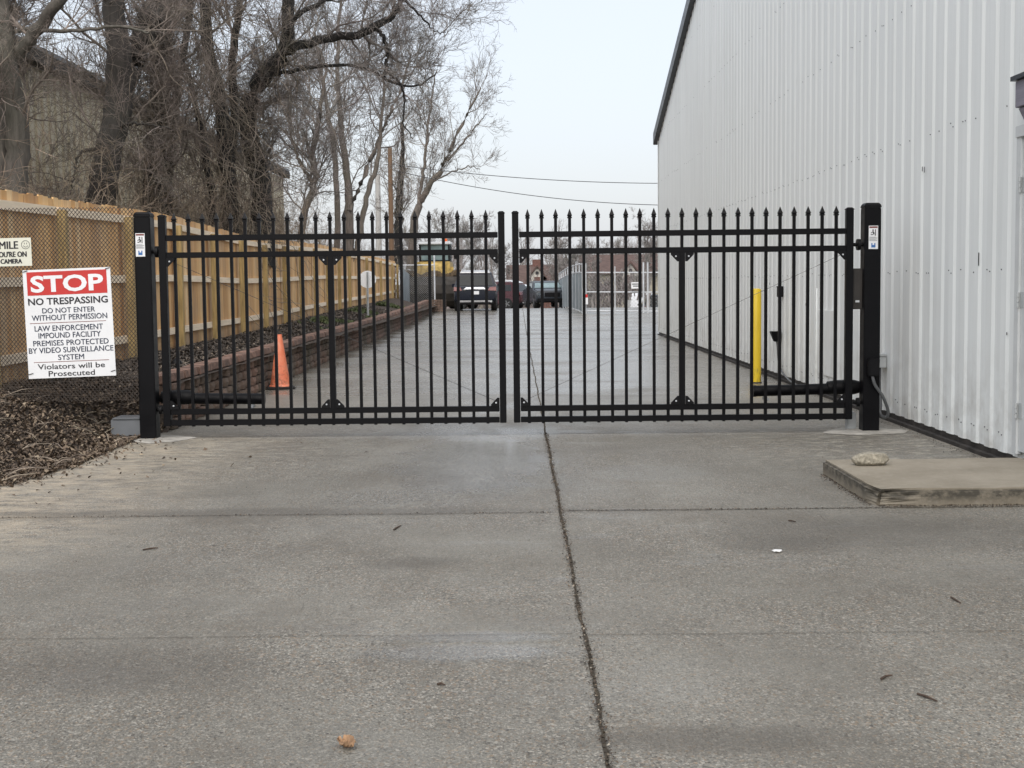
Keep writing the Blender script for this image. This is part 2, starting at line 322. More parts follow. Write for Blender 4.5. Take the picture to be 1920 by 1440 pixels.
class MB:
    def __init__(s): s.v = []; s.f = []; s.mi = []; s.cur = 0
    def add(s, V, F):
        n = len(s.v); s.v += [tuple(x) for x in V]; s.f += [tuple(i + n for i in f) for f in F]; s.mi += [s.cur] * len(F); return s
    def box(s, c, d, rz=0, top=None):
        x, y, z = (q / 2 for q in d); t = top or (1, 1)
        V = [(-x, -y, -z), (x, -y, -z), (x, y, -z), (-x, y, -z), (-x * t[0], -y * t[1], z), (x * t[0], -y * t[1], z), (x * t[0], y * t[1], z), (-x * t[0], y * t[1], z)]
        ca, sa = math.cos(rz), math.sin(rz)
        V = [(c[0] + a * ca - b * sa, c[1] + a * sa + b * ca, c[2] + e) for a, b, e in V]
        return s.add(V, [(0, 3, 2, 1), (4, 5, 6, 7), (0, 1, 5, 4), (1, 2, 6, 5), (2, 3, 7, 6), (3, 0, 4, 7)])
    def b2(s, a, b): return s.box([(p + q) / 2 for p, q in zip(a, b)], [abs(q - p) for p, q in zip(a, b)])
    def hexa(s, V): return s.add(V, [(0, 3, 2, 1), (4, 5, 6, 7), (0, 1, 5, 4), (1, 2, 6, 5), (2, 3, 7, 6), (3, 0, 4, 7)])
    def beam(s, a, b, w, h):                     # rectangular bar from a to b, w sideways, h upward
        a, b = Vector(a), Vector(b); t = (b - a).normalized()
        u = t.cross(Vector((0, 0, 1)));  u = u.normalized() if u.length > 1e-4 else Vector((1, 0, 0)); q = u.cross(t).normalized()
        V = [p + u * (i * w / 2) + q * (j * h / 2) for p in (a, b) for i, j in ((-1, -1), (1, -1), (1, 1), (-1, 1))]
        return s.add(V, [(0, 3, 2, 1), (4, 5, 6, 7), (0, 1, 5, 4), (1, 2, 6, 5), (2, 3, 7, 6), (3, 0, 4, 7)])
    def tube(s, pts, r, n=8, caps=True):
        pts = [Vector(p) for p in pts]; rs = r if isinstance(r, (list, tuple)) else [r] * len(pts); V = []; F = []
        ref = Vector((0.13, .31, 1)).normalized()
        for i, p in enumerate(pts):
            t = (pts[min(i + 1, len(pts) - 1)] - pts[max(i - 1, 0)]).normalized()
            if abs(t.dot(ref)) > .95: ref = Vector((1, .2, 0)).normalized()
            u = t.cross(ref).normalized(); q = t.cross(u)
            for k in range(n):
                a = 2 * math.pi * k / n; V.append(p + (u * math.cos(a) + q * math.sin(a)) * rs[i])
        for i in range(len(pts) - 1):
            for k in range(n): F.append((i * n + k, i * n + (k + 1) % n, (i + 1) * n + (k + 1) % n, (i + 1) * n + k))
        if caps: F.append(tuple(range(n))[::-1]); F.append(tuple((len(pts) - 1) * n + k for k in range(n)))
        return s.add(V, F)
    def lathe(s, c, prof, n=24, axis='Z'):       # prof: (radius, height)
        V = []; F = []
        for r, h in prof:
            for k in range(n):
                a = 2 * math.pi * k / n; p = (r * math.cos(a), r * math.sin(a), h)
                if axis == 'X': p = (p[2], p[0], p[1])
                if axis == 'Y': p = (p[0], p[2], p[1])
                V.append((c[0] + p[0], c[1] + p[1], c[2] + p[2]))
        for i in range(len(prof) - 1):
            for k in range(n): F.append((i * n + k, i * n + (k + 1) % n, (i + 1) * n + (k + 1) % n, (i + 1) * n + k))
        F.append(tuple(range(n))[::-1]); F.append(tuple((len(prof) - 1) * n + k for k in range(n)))
        return s.add(V, F)
    def poly(s, pts, off):                       # flat outline pushed by the vector off
        n = len(pts); V = [Vector(p) for p in pts] + [Vector(p) + Vector(off) for p in pts]
        return s.add(V, [tuple(range(n))[::-1], tuple(range(n, 2 * n))] + [(i, (i + 1) % n, n + (i + 1) % n, n + i) for i in range(n)])
    def text(s, body, x0, x1, z0, z1, y, bold=0.0, face=-1):   # lettering in the XZ plane, read from -Y
        cu = bpy.data.curves.new('t', 'FONT'); cu.body = body; cu.offset = bold; cu.resolution_u = 3
        o = bpy.data.objects.new('t', cu); C.objects.link(o); dg = bpy.context.evaluated_depsgraph_get()
        me = bpy.data.meshes.new_from_object(o.evaluated_get(dg))
        co = np.array([v.co[:] for v in me.vertices]); lo, hi = co.min(0), co.max(0)
        V = [(x0 + (p[0] - lo[0]) / (hi[0] - lo[0]) * (x1 - x0), y, z0 + (p[1] - lo[1]) / (hi[1] - lo[1]) * (z1 - z0)) for p in co]
        s.add(V, [tuple(p.vertices) for p in me.polygons])
        bpy.data.objects.remove(o); bpy.data.curves.remove(cu); bpy.data.meshes.remove(me); return s
    def build(s, name, material, parent=None, smooth=False, bevel=0, xf=None, world=False):
        me = bpy.data.meshes.new(name); og = ORG.get(parent, Vector((0, 0, 0)))
        V = [Vector(v) for v in s.v]
        if xf is not None: V = [xf @ v for v in V]
        me.from_pydata([v - og for v in V], [], s.f)
        ms = material if isinstance(material, (list, tuple)) else [material]
        for q in ms: me.materials.append(M[q] if isinstance(q, str) else q)
        if len(ms) > 1: me.polygons.foreach_set('material_index', s.mi)
        bm = bmesh.new(); bm.from_mesh(me)
        bmesh.ops.recalc_face_normals(bm, faces=bm.faces)
        if bevel:
            ed = [e for e in bm.edges if e.is_manifold and e.calc_face_angle(0) > .5]
            bmesh.ops.bevel(bm, geom=ed, offset=bevel, segments=2, affect='EDGES', clamp_overlap=True)
        bm.to_mesh(me); bm.free()
        if smooth:
            me.polygons.foreach_set('use_smooth', [True] * len(me.polygons))
            try: me.set_sharp_from_angle(angle=R(smooth if smooth > 1 else 40))
            except Exception: pass
        return link(name, me, parent)

rng = np.random.default_rng(7); random.seed(7)
def lerp(a, b, t): return a + (b - a) * t
def interp(x, xs, ys): return float(np.interp(x, xs, ys))
GY = [-60, 33, 45, 55, 63, 75, 85, 100, 140, 700]; GZ = [0, 0, .06, .17, .15, -.12, -.3, -2.0, -3.5, -4.0]
def gz(y): return interp(y, GY, GZ)
def sstep(t): t = min(1, max(0, t)); return t * t * (3 - 2 * t)
def fnoise(x, y):
    return .5 * math.sin(x * 1.7 + 1.3 * math.sin(y * 1.1)) + .3 * math.sin(y * 2.3 + x * .9) + .2 * math.sin(x * 5.1 + y * 4.3)

def grid(name, xs, ys, zf, material, kind='structure', smooth=True):
    V = [(x, y, zf(x, y)) for y in ys for x in xs]; nx = len(xs)
    F = [(j * nx + i, j * nx + i + 1, (j + 1) * nx + i + 1, (j + 1) * nx + i) for j in range(len(ys) - 1) for i in range(nx - 1)]
    return props(link(name, np_mesh(name, V, F, M[material], smooth)), kind=kind)
# ------------------------------------------------------------------ the setting
grid('ground', [-900, -300, -60, -20, -8, -4, 0, 4, 10, 30, 80, 300, 900], [-60, 0, 20, 33, 39, 45, 50, 55, 59, 63, 69, 75, 80, 85, 92, 100, 120, 140, 300, 700, 1600],
     lambda x, y: gz(y) - .03 + (0 if y < 500 else 0), 'ground')
WALL_X = 3.56; WALL_Y0, WALL_Y1 = 2.0, 34.3
ysd = list(np.arange(-8, 76.1, 1.5))
grid('driveway', [-7, -3.4, 0, WALL_X - .01], [y for y in ysd if y < 34.6] + [34.6], lambda x, y: gz(y), 'concrete')
grid('parking_lot', [-3.6, 0, WALL_X, 9, 22], [34.6] + [y for y in ysd if y > 34.6], lambda x, y: gz(y) - (.0 if y > 34.6 else 0), 'concrete')

def joint(name, pts, wd, material, z=.004, seed=1):
    rr = random.Random(seed); V = []; F = []
    for i, (x, y) in enumerate(pts):
        j = wd * (.7 + rr.random() * .7) / 2; o = rr.uniform(-1, 1) * wd * .25
        ty = pts[min(i + 1, len(pts) - 1)]; tx = pts[max(i - 1, 0)]; d = Vector((ty[0] - tx[0], ty[1] - tx[1], 0)).normalized(); n = Vector((-d.y, d.x, 0))
        for k in (-1, 1): V.append((x + n.x * (k * j + o), y + n.y * (k * j + o), gz(y) + z))
    F = [(2 * i, 2 * i + 1, 2 * i + 3, 2 * i + 2) for i in range(len(pts) - 1)]
    return props(link(name, np_mesh(name, V, F, M[material])), kind='structure')
M['joint'] = soil('dirt filled joint', (.035, .028, .018), (.13, .105, .07), 60)
joint('driveway_joint', [(.247 + .004 * math.sin(y * 3), y) for y in np.arange(1.5, 74, .05)], .013, 'joint', .004, 2)
joint('driveway_joint', [(x, 8.0 + .006 * math.sin(x * 4)) for x in np.arange(.26, 3.5, .04)], .010, 'joint', .004, 3)
joint('driveway_joint', [(x, 7.95 + .01 * math.sin(x * 3)) for x in np.arange(-5, .23, .04)], .006, 'joint', .004, 4)
joint('driveway_joint', [(x, 5.15 + .004 * math.sin(x * 5)) for x in np.arange(.26, 3.5, .04)], .0035, 'joint', .004, 5)
joint('driveway_joint', [(x, 5.17 + .004 * math.sin(x * 5)) for x in np.arange(-5, .23, .04)], .0035, 'joint', .004, 6)
joint('driveway_joint', [(x, 12.1 + .02 * math.sin(x * 2)) for x in np.arange(-3.1, 3.4, .05)], .007, 'joint', .004, 7)
for q, yy in enumerate((17.5, 23.5, 29.5, 35.5, 41.5, 47.5)):
    joint('driveway_joint', [(x, yy) for x in np.arange(-3.2, 3.5, .1)], .008, 'joint', .004, 10 + q)

RW0, RW1 = 12.75, 55.2
def rwx(y): return interp(y, [12.75, 17.6, 28, 38, 55], [-3.26, -3.29, -3.38, -3.43, -3.47])
FY = [12.3, 17.7, 19.4, 25, 36, 59]
def fx(y): return interp(y, [5, 19, 25, 36, 59], [-4.7, -4.72, -4.85, -5.02, -5.1])
def fbot(y): return interp(y, [12.3, 19.4, 25, 36, 59], [.40, .46, .46, .56, .76])
def ftop(y): return interp(y, FY, [2.26, 2.33, 2.33, 2.25, 2.39, 2.29])
def edge(y): return interp(y, [5, 7, 8.6, 9.3, 10.3, 11.3, 12.1, 12.6], [-7, -5.2, -4.0, -3.55, -3.42, -3.44, -3.42, -3.36])
def bed_z(x, y):
    base = sstep((edge(y) - x) / 1.35) * .46 + .02 * fnoise(x * 2, y * 2) - .015
    if x > edge(y): base = -.05
    bx = rwx(max(y, 12.8)) - .16
    u = min(1, max(0, (bx - x) / 1.3))
    bed = lerp(.42, fbot(max(y, 12.3)) + .03, u) + .018 * fnoise(x * 3, y * 2) if x <= bx + .05 else .30
    t = sstep((y - 12.35) / .9)
    z = lerp(base, bed, t)
    if y > 56.5: z = lerp(z, gz(y) - .05, sstep((y - 56.5) / 2))
    return z
xs = [-60, -40, -25, -16, -12, -9, -7.5, -6.5, -5.8, -5.3] + list(np.arange(-5.0, -3.25, .06))
grid('planting_bed', xs, list(np.arange(5, 13.4, .12)) + list(np.arange(13.4, 30, .4)) + list(np.arange(30, 60.5, 1.5)), lambda x, y: min(bed_z(min(x, rwx(max(y, 12.8)) - .13) if y > 12.9 else x, y), 9), 'soil')

def flakes(name, pts, size, material, aspect=1.4, tilt=.5, curl=.25):
    n = len(pts); P = np.asarray(pts); a = rng.uniform(0, 2 * np.pi, n); s = rng.uniform(size[0], size[1], n)
    U = np.stack([np.cos(a), np.sin(a), rng.normal(0, tilt, n)], 1); Vv = np.stack([-np.sin(a), np.cos(a), rng.normal(0, tilt, n)], 1)
    U *= (s * aspect)[:, None]; Vv *= s[:, None]; N = np.zeros_like(U); N[:, 2] = s * curl
    q = [P - U * .5, P - U * .1 - Vv * .5 + N, P + U * .5, P - U * .1 + Vv * .5 + N]
    V = np.stack(q, 1).reshape(-1, 3); F = np.arange(n * 4).reshape(-1, 4)
    return link(name, np_mesh(name, V, F, M[material]))
pts = []
while len(pts) < 24000:
    y = random.uniform(7.6, 13.2); e = edge(y); u = random.random() ** 1.25; x = e + .06 - u * 1.5
    if abs(x + 3.24) < .11 and 11.9 < y < 12.2: continue
    pts.append((x, y, max(bed_z(x, y), 0) + random.uniform(.004, .03)))
for _ in range(450):
    y = random.uniform(7.0, 12.1); pts.append((edge(y) + abs(random.gauss(0, .13)), y, .007))
for _ in range(110):
    y = random.uniform(5.5, 12.1); pts.append((edge(y) + abs(random.gauss(0, .7)), y, .006))
props(flakes('leaf_litter', pts, (.008, .026), 'litter', 1.9, .5), 'brown dead leaves and twigs heaped on the bank', 'leaves', kind='stuff')
mb = MB()
for _ in range(170):
    y = random.uniform(8.2, 13.0); x = edge(y) - .05 - random.random() ** 1.3 * 1.4; a_ = random.uniform(0, 6.28); L_ = random.uniform(.06, .34); z = max(bed_z(x, y), 0) + .015
    p0 = Vector((x, y, z)); p2 = p0 + Vector((math.cos(a_) * L_, math.sin(a_) * L_ * .7, random.uniform(0, .07))); p2.z = max(p2.z, max(bed_z(p2.x, p2.y), 0) + .012)
    mb.tube([p0, (p0 + p2) / 2 + Vector((0, 0, .02)), p2], [.0035, .0035, .002], 4, False)
props(mb.build('fallen_sticks', 'vine'), 'thin bare sticks lying among the dead leaves', 'sticks', kind='stuff')
pts = []
while len(pts) < 24000:
    y = 12.9 + 30 * random.random() ** 1.3; b = rwx(y) - .16; x = random.uniform(fx(y) + .04, b); pts.append((x, y, bed_z(x, y) + random.uniform(.004, .04)))
props(flakes('mulch', pts, (.010, .030), 'mulch', 2.4, .5), 'dark bark mulch covering the bed above the block wall', 'mulch', kind='stuff')
pts = []
while len(pts) < 2600:
    y = random.uniform(27, 50); b = rwx(y) - .2; x = random.uniform(fx(y) + .3, b)
    if fnoise(x * 1.2, y * .7) > .1: pts.append((x, y, bed_z(x, y) + .03))
props(flakes('weeds', pts, (.03, .07), 'moss', 1.6, .7), 'low green weeds sprouting through the mulch', 'weeds', kind='stuff')
# ------------------------------------------------------------------ white building
bw = thing('steel_building', 'large white ribbed steel building with dark roof trim along the driveway', 'building', (WALL_X, 18, 0))
def rake(y): return 5.0 + .285 * (WALL_Y1 - y) if y > 18 else 5.0 + .285 * (WALL_Y1 - 18) - .285 * (18 - y)
mb = MB(); y = WALL_Y0; prof = []
while y < WALL_Y1:
    for dy, dx in ((0, 0), (.115, 0), (.155, .013), (.262, .013)):
        if y + dy < WALL_Y1: prof.append((y + dy, WALL_X + dx))
    y += .305
prof.append((WALL_Y1, WALL_X))
V = []; F = []
for yy, xx in prof: V += [(xx, yy, .075), (xx, yy, rake(yy))]
F = [(2 * i, 2 * i + 2, 2 * i + 3, 2 * i + 1) for i in range(len(prof) - 1)]
mb.add(V, F)
mb.b2((WALL_X + .06, WALL_Y1 - .02, .05), (24, WALL_Y1 - .001, 5.0))       # end wall round the far corner
mb.b2((WALL_X + .06, WALL_Y0, .05), (24, WALL_Y0 + .02, 5.0))
mb.cur = 1
for yy_, zz_, ln_ in ((11.96, 2.30, .05), (12.02, 2.31, .04), (10.53, 1.50, .10), (16.8, 1.05, .03), (19.2, 1.3, .03), (9.9, .95, .02)): mb.box((WALL_X - .002, yy_, zz_), (.004, .009, ln_))
k = 0; y = WALL_Y0
while y < WALL_Y1 - .3:
    for zr in (.20, 1.40, 2.59, 3.79, 4.98, 6.2):
        for dy in (.04, .10):
            if random.random() < (.72 if zr < 3 else .35) and zr < rake(y) - .1:
                h = random.uniform(-.008, .008) + (.02 if dy > .05 else 0) * random.choice((0, 1))
                mb.box((WALL_X - .003, y + dy, zr + h), (.006, .0065, .008))
    y += .305
mb.build('wall', ['siding', 'trim_dark'], bw)
m2 = MB()                                                     # gable rake trim and roof
for a, b in ((WALL_Y1 + .25, 18), (18, WALL_Y0 - .25)):
    za, zb = rake(min(a, WALL_Y1)) - (.07 if a > WALL_Y1 else 0), rake(max(b, WALL_Y0)) - (.07 if b < WALL_Y0 else 0)
    m2.hexa([(WALL_X - .10, a, za - .17), (WALL_X + .02, a, za - .17), (WALL_X + .02, b, zb - .17), (WALL_X - .10, b, zb - .17),
             (WALL_X - .10, a, za + .12), (WALL_X + .02, a, za + .12), (WALL_X + .02, b, zb + .12), (WALL_X - .10, b, zb + .12)])
m2.build('roof_trim', 'trim_dark', bw, bevel=.01)
m3 = MB()
for a, b in ((WALL_Y1 + .25, 18), (18, WALL_Y0 - .25)):
    za, zb = rake(min(a, WALL_Y1)) - (.07 if a > WALL_Y1 else 0), rake(max(b, WALL_Y0)) - (.07 if b < WALL_Y0 else 0)
    m3.hexa([(WALL_X + .03, a, za), (24, a, za), (24, b, zb), (WALL_X + .03, b, zb), (WALL_X + .03, a, za + .1), (24, a, za + .1), (24, b, zb + .1), (WALL_X + .03, b, zb + .1)])
m3.build('roof', 'roof_grey', bw)
MB().b2((WALL_X + .012, WALL_Y0 + .05, -.02), (WALL_X + .2, WALL_Y1 - .05, .078)).b2((WALL_X - .03, WALL_Y0 + .05, -.02), (WALL_X + .012, WALL_Y1 - .05, .03)).build('base_strip', 'base_dark', bw)  # dark brown strip filling the gap below the wall panels
MB().b2((WALL_X - .012, WALL_Y1 - .06, .076), (WALL_X - .001, WALL_Y1 + .012, 4.95)).build('corner_trim', 'siding', bw)
dr = MB().b2((WALL_X - .03, 8.62, .13), (WALL_X - .008, 9.56, 2.32)).build('door', 'door', bw, bevel=.004)
MB().b2((WALL_X - .045, 9.565, .11), (WALL_X - .006, 9.65, 2.40)).b2((WALL_X - .045, 8.53, .11), (WALL_X - .006, 8.615, 2.40)).b2((WALL_X - .055, 8.53, 2.33), (WALL_X - .006, 9.65, 2.41)).build('door_frame', 'door', dr, bevel=.003)
for hz in (.42, 1.20, 2.0):
    h = MB()
    for q in range(3): h.lathe((WALL_X - .05, 9.562, hz - .055 + q * .038), [(.011, 0), (.011, .032)], 10)
    h.b2((WALL_X - .034, 9.50, hz - .055), (WALL_X - .031, 9.56, hz + .055)).build('hinge', 'light_grey_box', dr)
MB().lathe((WALL_X - .075, 8.72, 1.05), [(.012, 0), (.03, .01), (.03, .03), (.012, .04)], 14, 'X').build('handle', 'galv', dr)
cn = MB().b2((WALL_X - .115, 8.3, 2.52), (WALL_X - .005, 9.50, 2.70)).hexa([(WALL_X - .06, 8.4, 2.40), (WALL_X - .006, 8.4, 2.40), (WALL_X - .006, 9.44, 2.40), (WALL_X - .06, 9.44, 2.40), (WALL_X - .10, 8.34, 2.515), (WALL_X - .006, 8.34, 2.515), (WALL_X - .006, 9.48, 2.515), (WALL_X - .10, 9.48, 2.515)]).build('door_canopy', 'canopy', bw, bevel=.004)
MB().b2((WALL_X - .14, 8.25, 2.704), (WALL_X - .005, 9.53, 2.735)).build('canopy_cap', 'trim_dark', cn)
# patch panel and boxes low on the wall beyond the gate
MB().b2((WALL_X - .012, 15.2, .25), (WALL_X - .001, 16.1, 1.0)).b2((WALL_X - .02, 16.15, .1), (WALL_X - .001, 16.2, 1.25)).build('patch_panel', 'siding', bw)

st = thing('concrete_stoop', 'low brown grey concrete step slab with a chipped front corner below the door', 'step', (2.8, 8.75, 0))
bm = bmesh.new(); mb = MB().b2((2.12, 8.07, -.02), (3.51, 9.43, .105)); mb.v = [v for v in mb.v]
o = mb.build('slab', 'stoop', st, bevel=.018)
bm = bmesh.new(); bm.from_mesh(o.data)
bmesh.ops.subdivide_edges(bm, edges=bm.edges[:], cuts=14, use_grid_fill=True)
for v in bm.verts:
    w_ = v.co + Vector((2.8, 8.75, 0)); d = (w_ - Vector((2.12, 8.07, .10))).length
    d *= 1 + .35 * fnoise(w_.x * 30, w_.y * 26 + w_.z * 40)
    if d < .22: v.co += (Vector((2.8, 8.75, -.05)) - w_).normalized() * (.22 - d) * .3 * (.8 + .4 * random.random())
    v.co += Vector((fnoise(w_.x * 9, w_.y * 7), fnoise(w_.y * 9, w_.x * 8), .4 * fnoise(w_.x * 5, w_.y * 6))) * .0065
bm.to_mesh(o.data); bm.free()
# rock on it
bm = bmesh.new(); bmesh.ops.create_icosphere(bm, subdivisions=4, radius=1)
rc = Vector((2.37, 9.12, .105 + .042)); rr = random.Random(4)
dirs = [(Vector((rr.gauss(0, 1), rr.gauss(0, 1), rr.gauss(0, 1))).normalized(), rr.uniform(.75, .95)) for _ in range(9)]
for v in bm.verts:
    p = v.co.copy()
    for d, h in dirs + [(Vector((0, 0, 1)), .66), (Vector((0, -1, .1)).normalized(), .7)]:
        e = p.dot(d) - h
        if e > 0: p -= d * e * .8
    p *= 1 + .025 * fnoise(p.x * 5, p.y * 4 + p.z * 5)
    v.co = Vector((p.x * .125, p.y * .088, max(p.z * .060, -.042)))
me = bpy.data.meshes.new('rock'); bm.to_mesh(me); bm.free(); me.materials.append(M['rock'])
o = link('rock', me); o.location = rc; props(o, 'pale pitted limestone lump resting on the concrete step', 'rock')
# ------------------------------------------------------------------ gate
GD = 12.05
def gx(px): return at(px, 620, GD).x
Z_TOP, Z_2, Z_B1, Z_B2 = 1.778, 1.628, .240, .142
LB = {}
def gate_leaf(x_h, x_l, pick, label, s):         # s = +1: hinge on the left
    root = thing('gate_leaf', label, 'gate', (x_h, GD, 0), 'black ornamental swing gate leaves')
    for x, wd in ((x_h, .064), (x_l, .058)):
        st_ = MB().b2((x - wd / 2, GD - wd / 2, .115), (x + wd / 2, GD + wd / 2, 1.962)).build('stile', 'black', root, bevel=.003)
        MB().box((x, GD, 1.968), (wd + .006, wd + .006, .012)).box((x, GD, 1.979), (wd, wd, .012), top=(.6, .6)).build('stile_cap', 'black_rough', st_, bevel=.002)
    xa, xb = min(x_h, x_l) + .0325, max(x_h, x_l) - .0325
    for z in (Z_TOP, Z_2, Z_B1, Z_B2): MB().b2((xa, GD - .024, z - .025), (xb, GD + .024, z + .025)).build('rail', 'black', root, bevel=.003)
    xm = (pick[11]); MB().b2((xm - .026, GD - .0265, Z_B1 + .01), (xm + .026, GD + .0265, Z_2 - .01)).b2((xm - .0132, GD - .0132, .108), (xm + .0132, GD + .0132, Z_B1 + .012)).build('middle_stile', 'black', root, bevel=.003)
    for i, x in enumerate(pick):
        p = MB(); hw = .0132
        p.b2((x - hw, GD - hw, .108 if i != 11 else Z_2), (x + hw, GD + hw, 1.917))
        pk = p.build('picket', 'black', root)
        MB().box((x, GD, 1.923), (.040, .040, .012)).box((x, GD, 1.936), (.028, .028, .014), top=(1.6, 1.6)).box((x, GD, 1.971), (.041, .041, .056), top=(.06, .06)).build('finial', 'black_rough', pk)
    def gus(cx, cz, sx, sz, n=1):
        g = MB(); L = .075
        g.poly([(cx, GD - .034, cz), (cx + sx * L, GD - .034, cz), (cx + sx * L, GD - .034, cz + sz * .015), (cx + sx * .018, GD - .034, cz + sz * L), (cx, GD - .034, cz + sz * L)], (0, .006, 0))
        o = g.build('gusset', 'black_rough', root)
        MB().lathe((cx + sx * .03, GD - .0345, cz + sz * .03), [(.008, 0), (.008, -.004), (.005, -.007)], 8, 'Y').build('bolt', 'galv', o)
    for xx, sx in ((xa, 1), (xb, -1)):
        gus(xx, Z_2 - .0255, sx, -1); gus(xx, Z_B1 + .0255, sx, 1)
    for sx in (-1, 1):
        gus(xm + sx * .0265, Z_2 - .0255, sx, -1); gus(xm + sx * .0265, Z_B1 + .0255, sx, 1)
    MB().tube([(x_h + s * .05, GD + .03, Z_2 - .05), (x_l - s * .05, GD + .03, Z_B1 + .06)], .0022, 5).build('brace_cable', 'cable', root)
    return root
lp = [gx(332 + 26.41 * i) for i in range(23)]; rp = [gx(991 + 26.15 * i) for i in range(23)]
GL = gate_leaf(gx(310), gx(942), lp, 'black picket gate leaf hung on the post beside the mesh panel', 1)
GR = gate_leaf(gx(1591), gx(968), rp, 'black picket gate leaf hung on the post beside the white building', -1)

PLX, PRX = at(276, 620, GD).x, at(1631, 620, GD + .05).x
def gate_post(x, y, top, s, label):
    root = thing('gate_post', label, 'gate post', (x, y, 0), 'square black gate posts'); h = .073
    MB().b2((x - h, y - h, -.05), (x + h, y + h, top - .02)).build('shaft', 'black', root, bevel=.006)
    MB().box((x, y, top - .010), (.150, .150, .022)).box((x, y, top + .012), (.150, .150, .022), top=(.78, .78)).build('cap', 'black_rough', root, bevel=.004)
    zc = 1.66; hg = thing_part = MB().tube([(x + s * h, y, zc), (x + s * .155, y, zc)], .016, 10).tube([(x + s * .095, y, zc), (x + s * .122, y, zc)], .050, 16).build('hinge', 'black_rough', root, smooth=30)
    MB().tube([(x + s * h, y, .26), (x + s * .15, y, .26)], .016, 10).tube([(x + s * .09, y, .26), (x + s * .115, y, .26)], .04, 14).build('hinge', 'black_rough', root, smooth=30)
    yf = y - h
    lx = x + (0.004 if s < 0 else -.018); wl = MB().b2((lx - .041, yf - .003, 1.618), (lx + .041, yf - .0005, 1.822)).build('warning_label', 'white', root, bevel=.001)
    g = MB(); yy = yf - .0045
    g.b2((lx - .036, yy, 1.802), (lx + .036, yy + .001, 1.816)); g.build('label_band', 'rust_ink', wl)
    g = MB()                                       # falling figure pictogram by a gate bar
    g.lathe((lx - .004, yy, 1.783), [(.007, 0), (.007, .001)], 10, 'Y')
    for a, b, wd in (((-.006, 1.772), (.006, 1.752), .012), ((-.006, 1.770), (-.022, 1.757), .006), ((.006, 1.754), (-.012, 1.742), .007), ((-.012, 1.742), (-.024, 1.745), .006), ((.006, 1.754), (.006, 1.738), .007)):
        g.beam((lx + a[0], yy + .0005, a[1]), (lx + b[0], yy + .0005, b[1]), .001, wd)
    g.b2((lx + .014, yy, 1.735), (lx + .021, yy + .001, 1.79)); g.build('pictogram', 'ink', wl)
    g = MB()
    for i, z in enumerate((1.722, 1.716, 1.710, 1.702, 1.696, 1.690)): g.b2((lx - .036, yy, z), (lx + (.034 if i % 3 else .02), yy + .001, z + .002))
    g.build('print_lines', 'conduit', wl)
    g = MB(); g.b2((lx - .018, yy, 1.632), (lx + .018, yy + .001, 1.654)); g.b2((lx - .018, yy, 1.654), (lx - .008, yy + .001, 1.670)); g.b2((lx + .008, yy, 1.654), (lx + .018, yy + .001, 1.670)); g.build('blue_symbol', 'blue_ink', wl)
    return root
PL = gate_post(PLX, GD, 1.985, 1, 'tall square black gate post with a white label, beside the mesh panel')
PR = gate_post(PRX, GD + .05, 2.0, -1, 'tall square black gate post with cable box, beside the white building')
# control box, cables and side plate on the post by the building
x, y = PRX, GD + .05
cb = MB().b2((x - .045, y - .073 - .07, .50), (x + .052, y - .0735, .655)).build('cable_box', 'black_rough', PR, bevel=.008)
def bez(p, n=14):
    P = [Vector(q) for q in p]; out_ = []
    for i in range(len(P) - 1):
        a, b, c, d = P[max(i - 1, 0)], P[i], P[i + 1], P[min(i + 2, len(P) - 1)]
        for k in range(n):
            t = k / n; out_.append(.5 * ((2 * b) + (c - a) * t + (2 * a - 5 * b + 4 * c - d) * t * t + (3 * b - a - 3 * c + d) * t ** 3))
    return out_ + [P[-1]]
MB().tube(bez([(x - .005, y - .115, .505), (x + .02, y - .12, .42), (x + .10, y - .09, .31), (x + .165, y - .02, .17), (x + .15, y + .02, .12), (x + .09, y - .03, .16), (x + .085, y + .02, .30)]), .014, 10).build('flexible_conduit', 'conduit', PR, smooth=60)
MB().b2((x - .158, y - .015, 1.09), (x - .0735, y + .005, 1.45)).build('side_plate', 'black_dull', PR, bevel=.006)
MB().b2((x - .135, y - .0195, 1.15), (x - .10, y - .0155, 1.168)).build('maker_plate', 'galv', PR)
MB().b2((x - .175, y + .09, 0), (x - .09, y + .17, .16)).build('conduit_stub', 'galv_dull', PR, bevel=.01)
wb = thing('wall_box', 'light grey electrical box with a conduit on the wall behind the gate post', 'electrical box', (WALL_X - .05, 13.2, .5))
MB().b2((WALL_X - .10, 13.10, .50), (WALL_X - .002, 13.28, .62)).b2((WALL_X - .105, 13.09, .61), (WALL_X - .002, 13.29, .63)).build('enclosure', 'light_grey_box', wb, bevel=.005)
MB().tube(bez([(WALL_X - .055, 13.17, .50), (WALL_X - .055, 13.17, .30), (WALL_X - .06, 13.1, .12), (WALL_X - .15, 12.9, .04)]), .018, 10).build('conduit', 'conduit', wb, smooth=60)
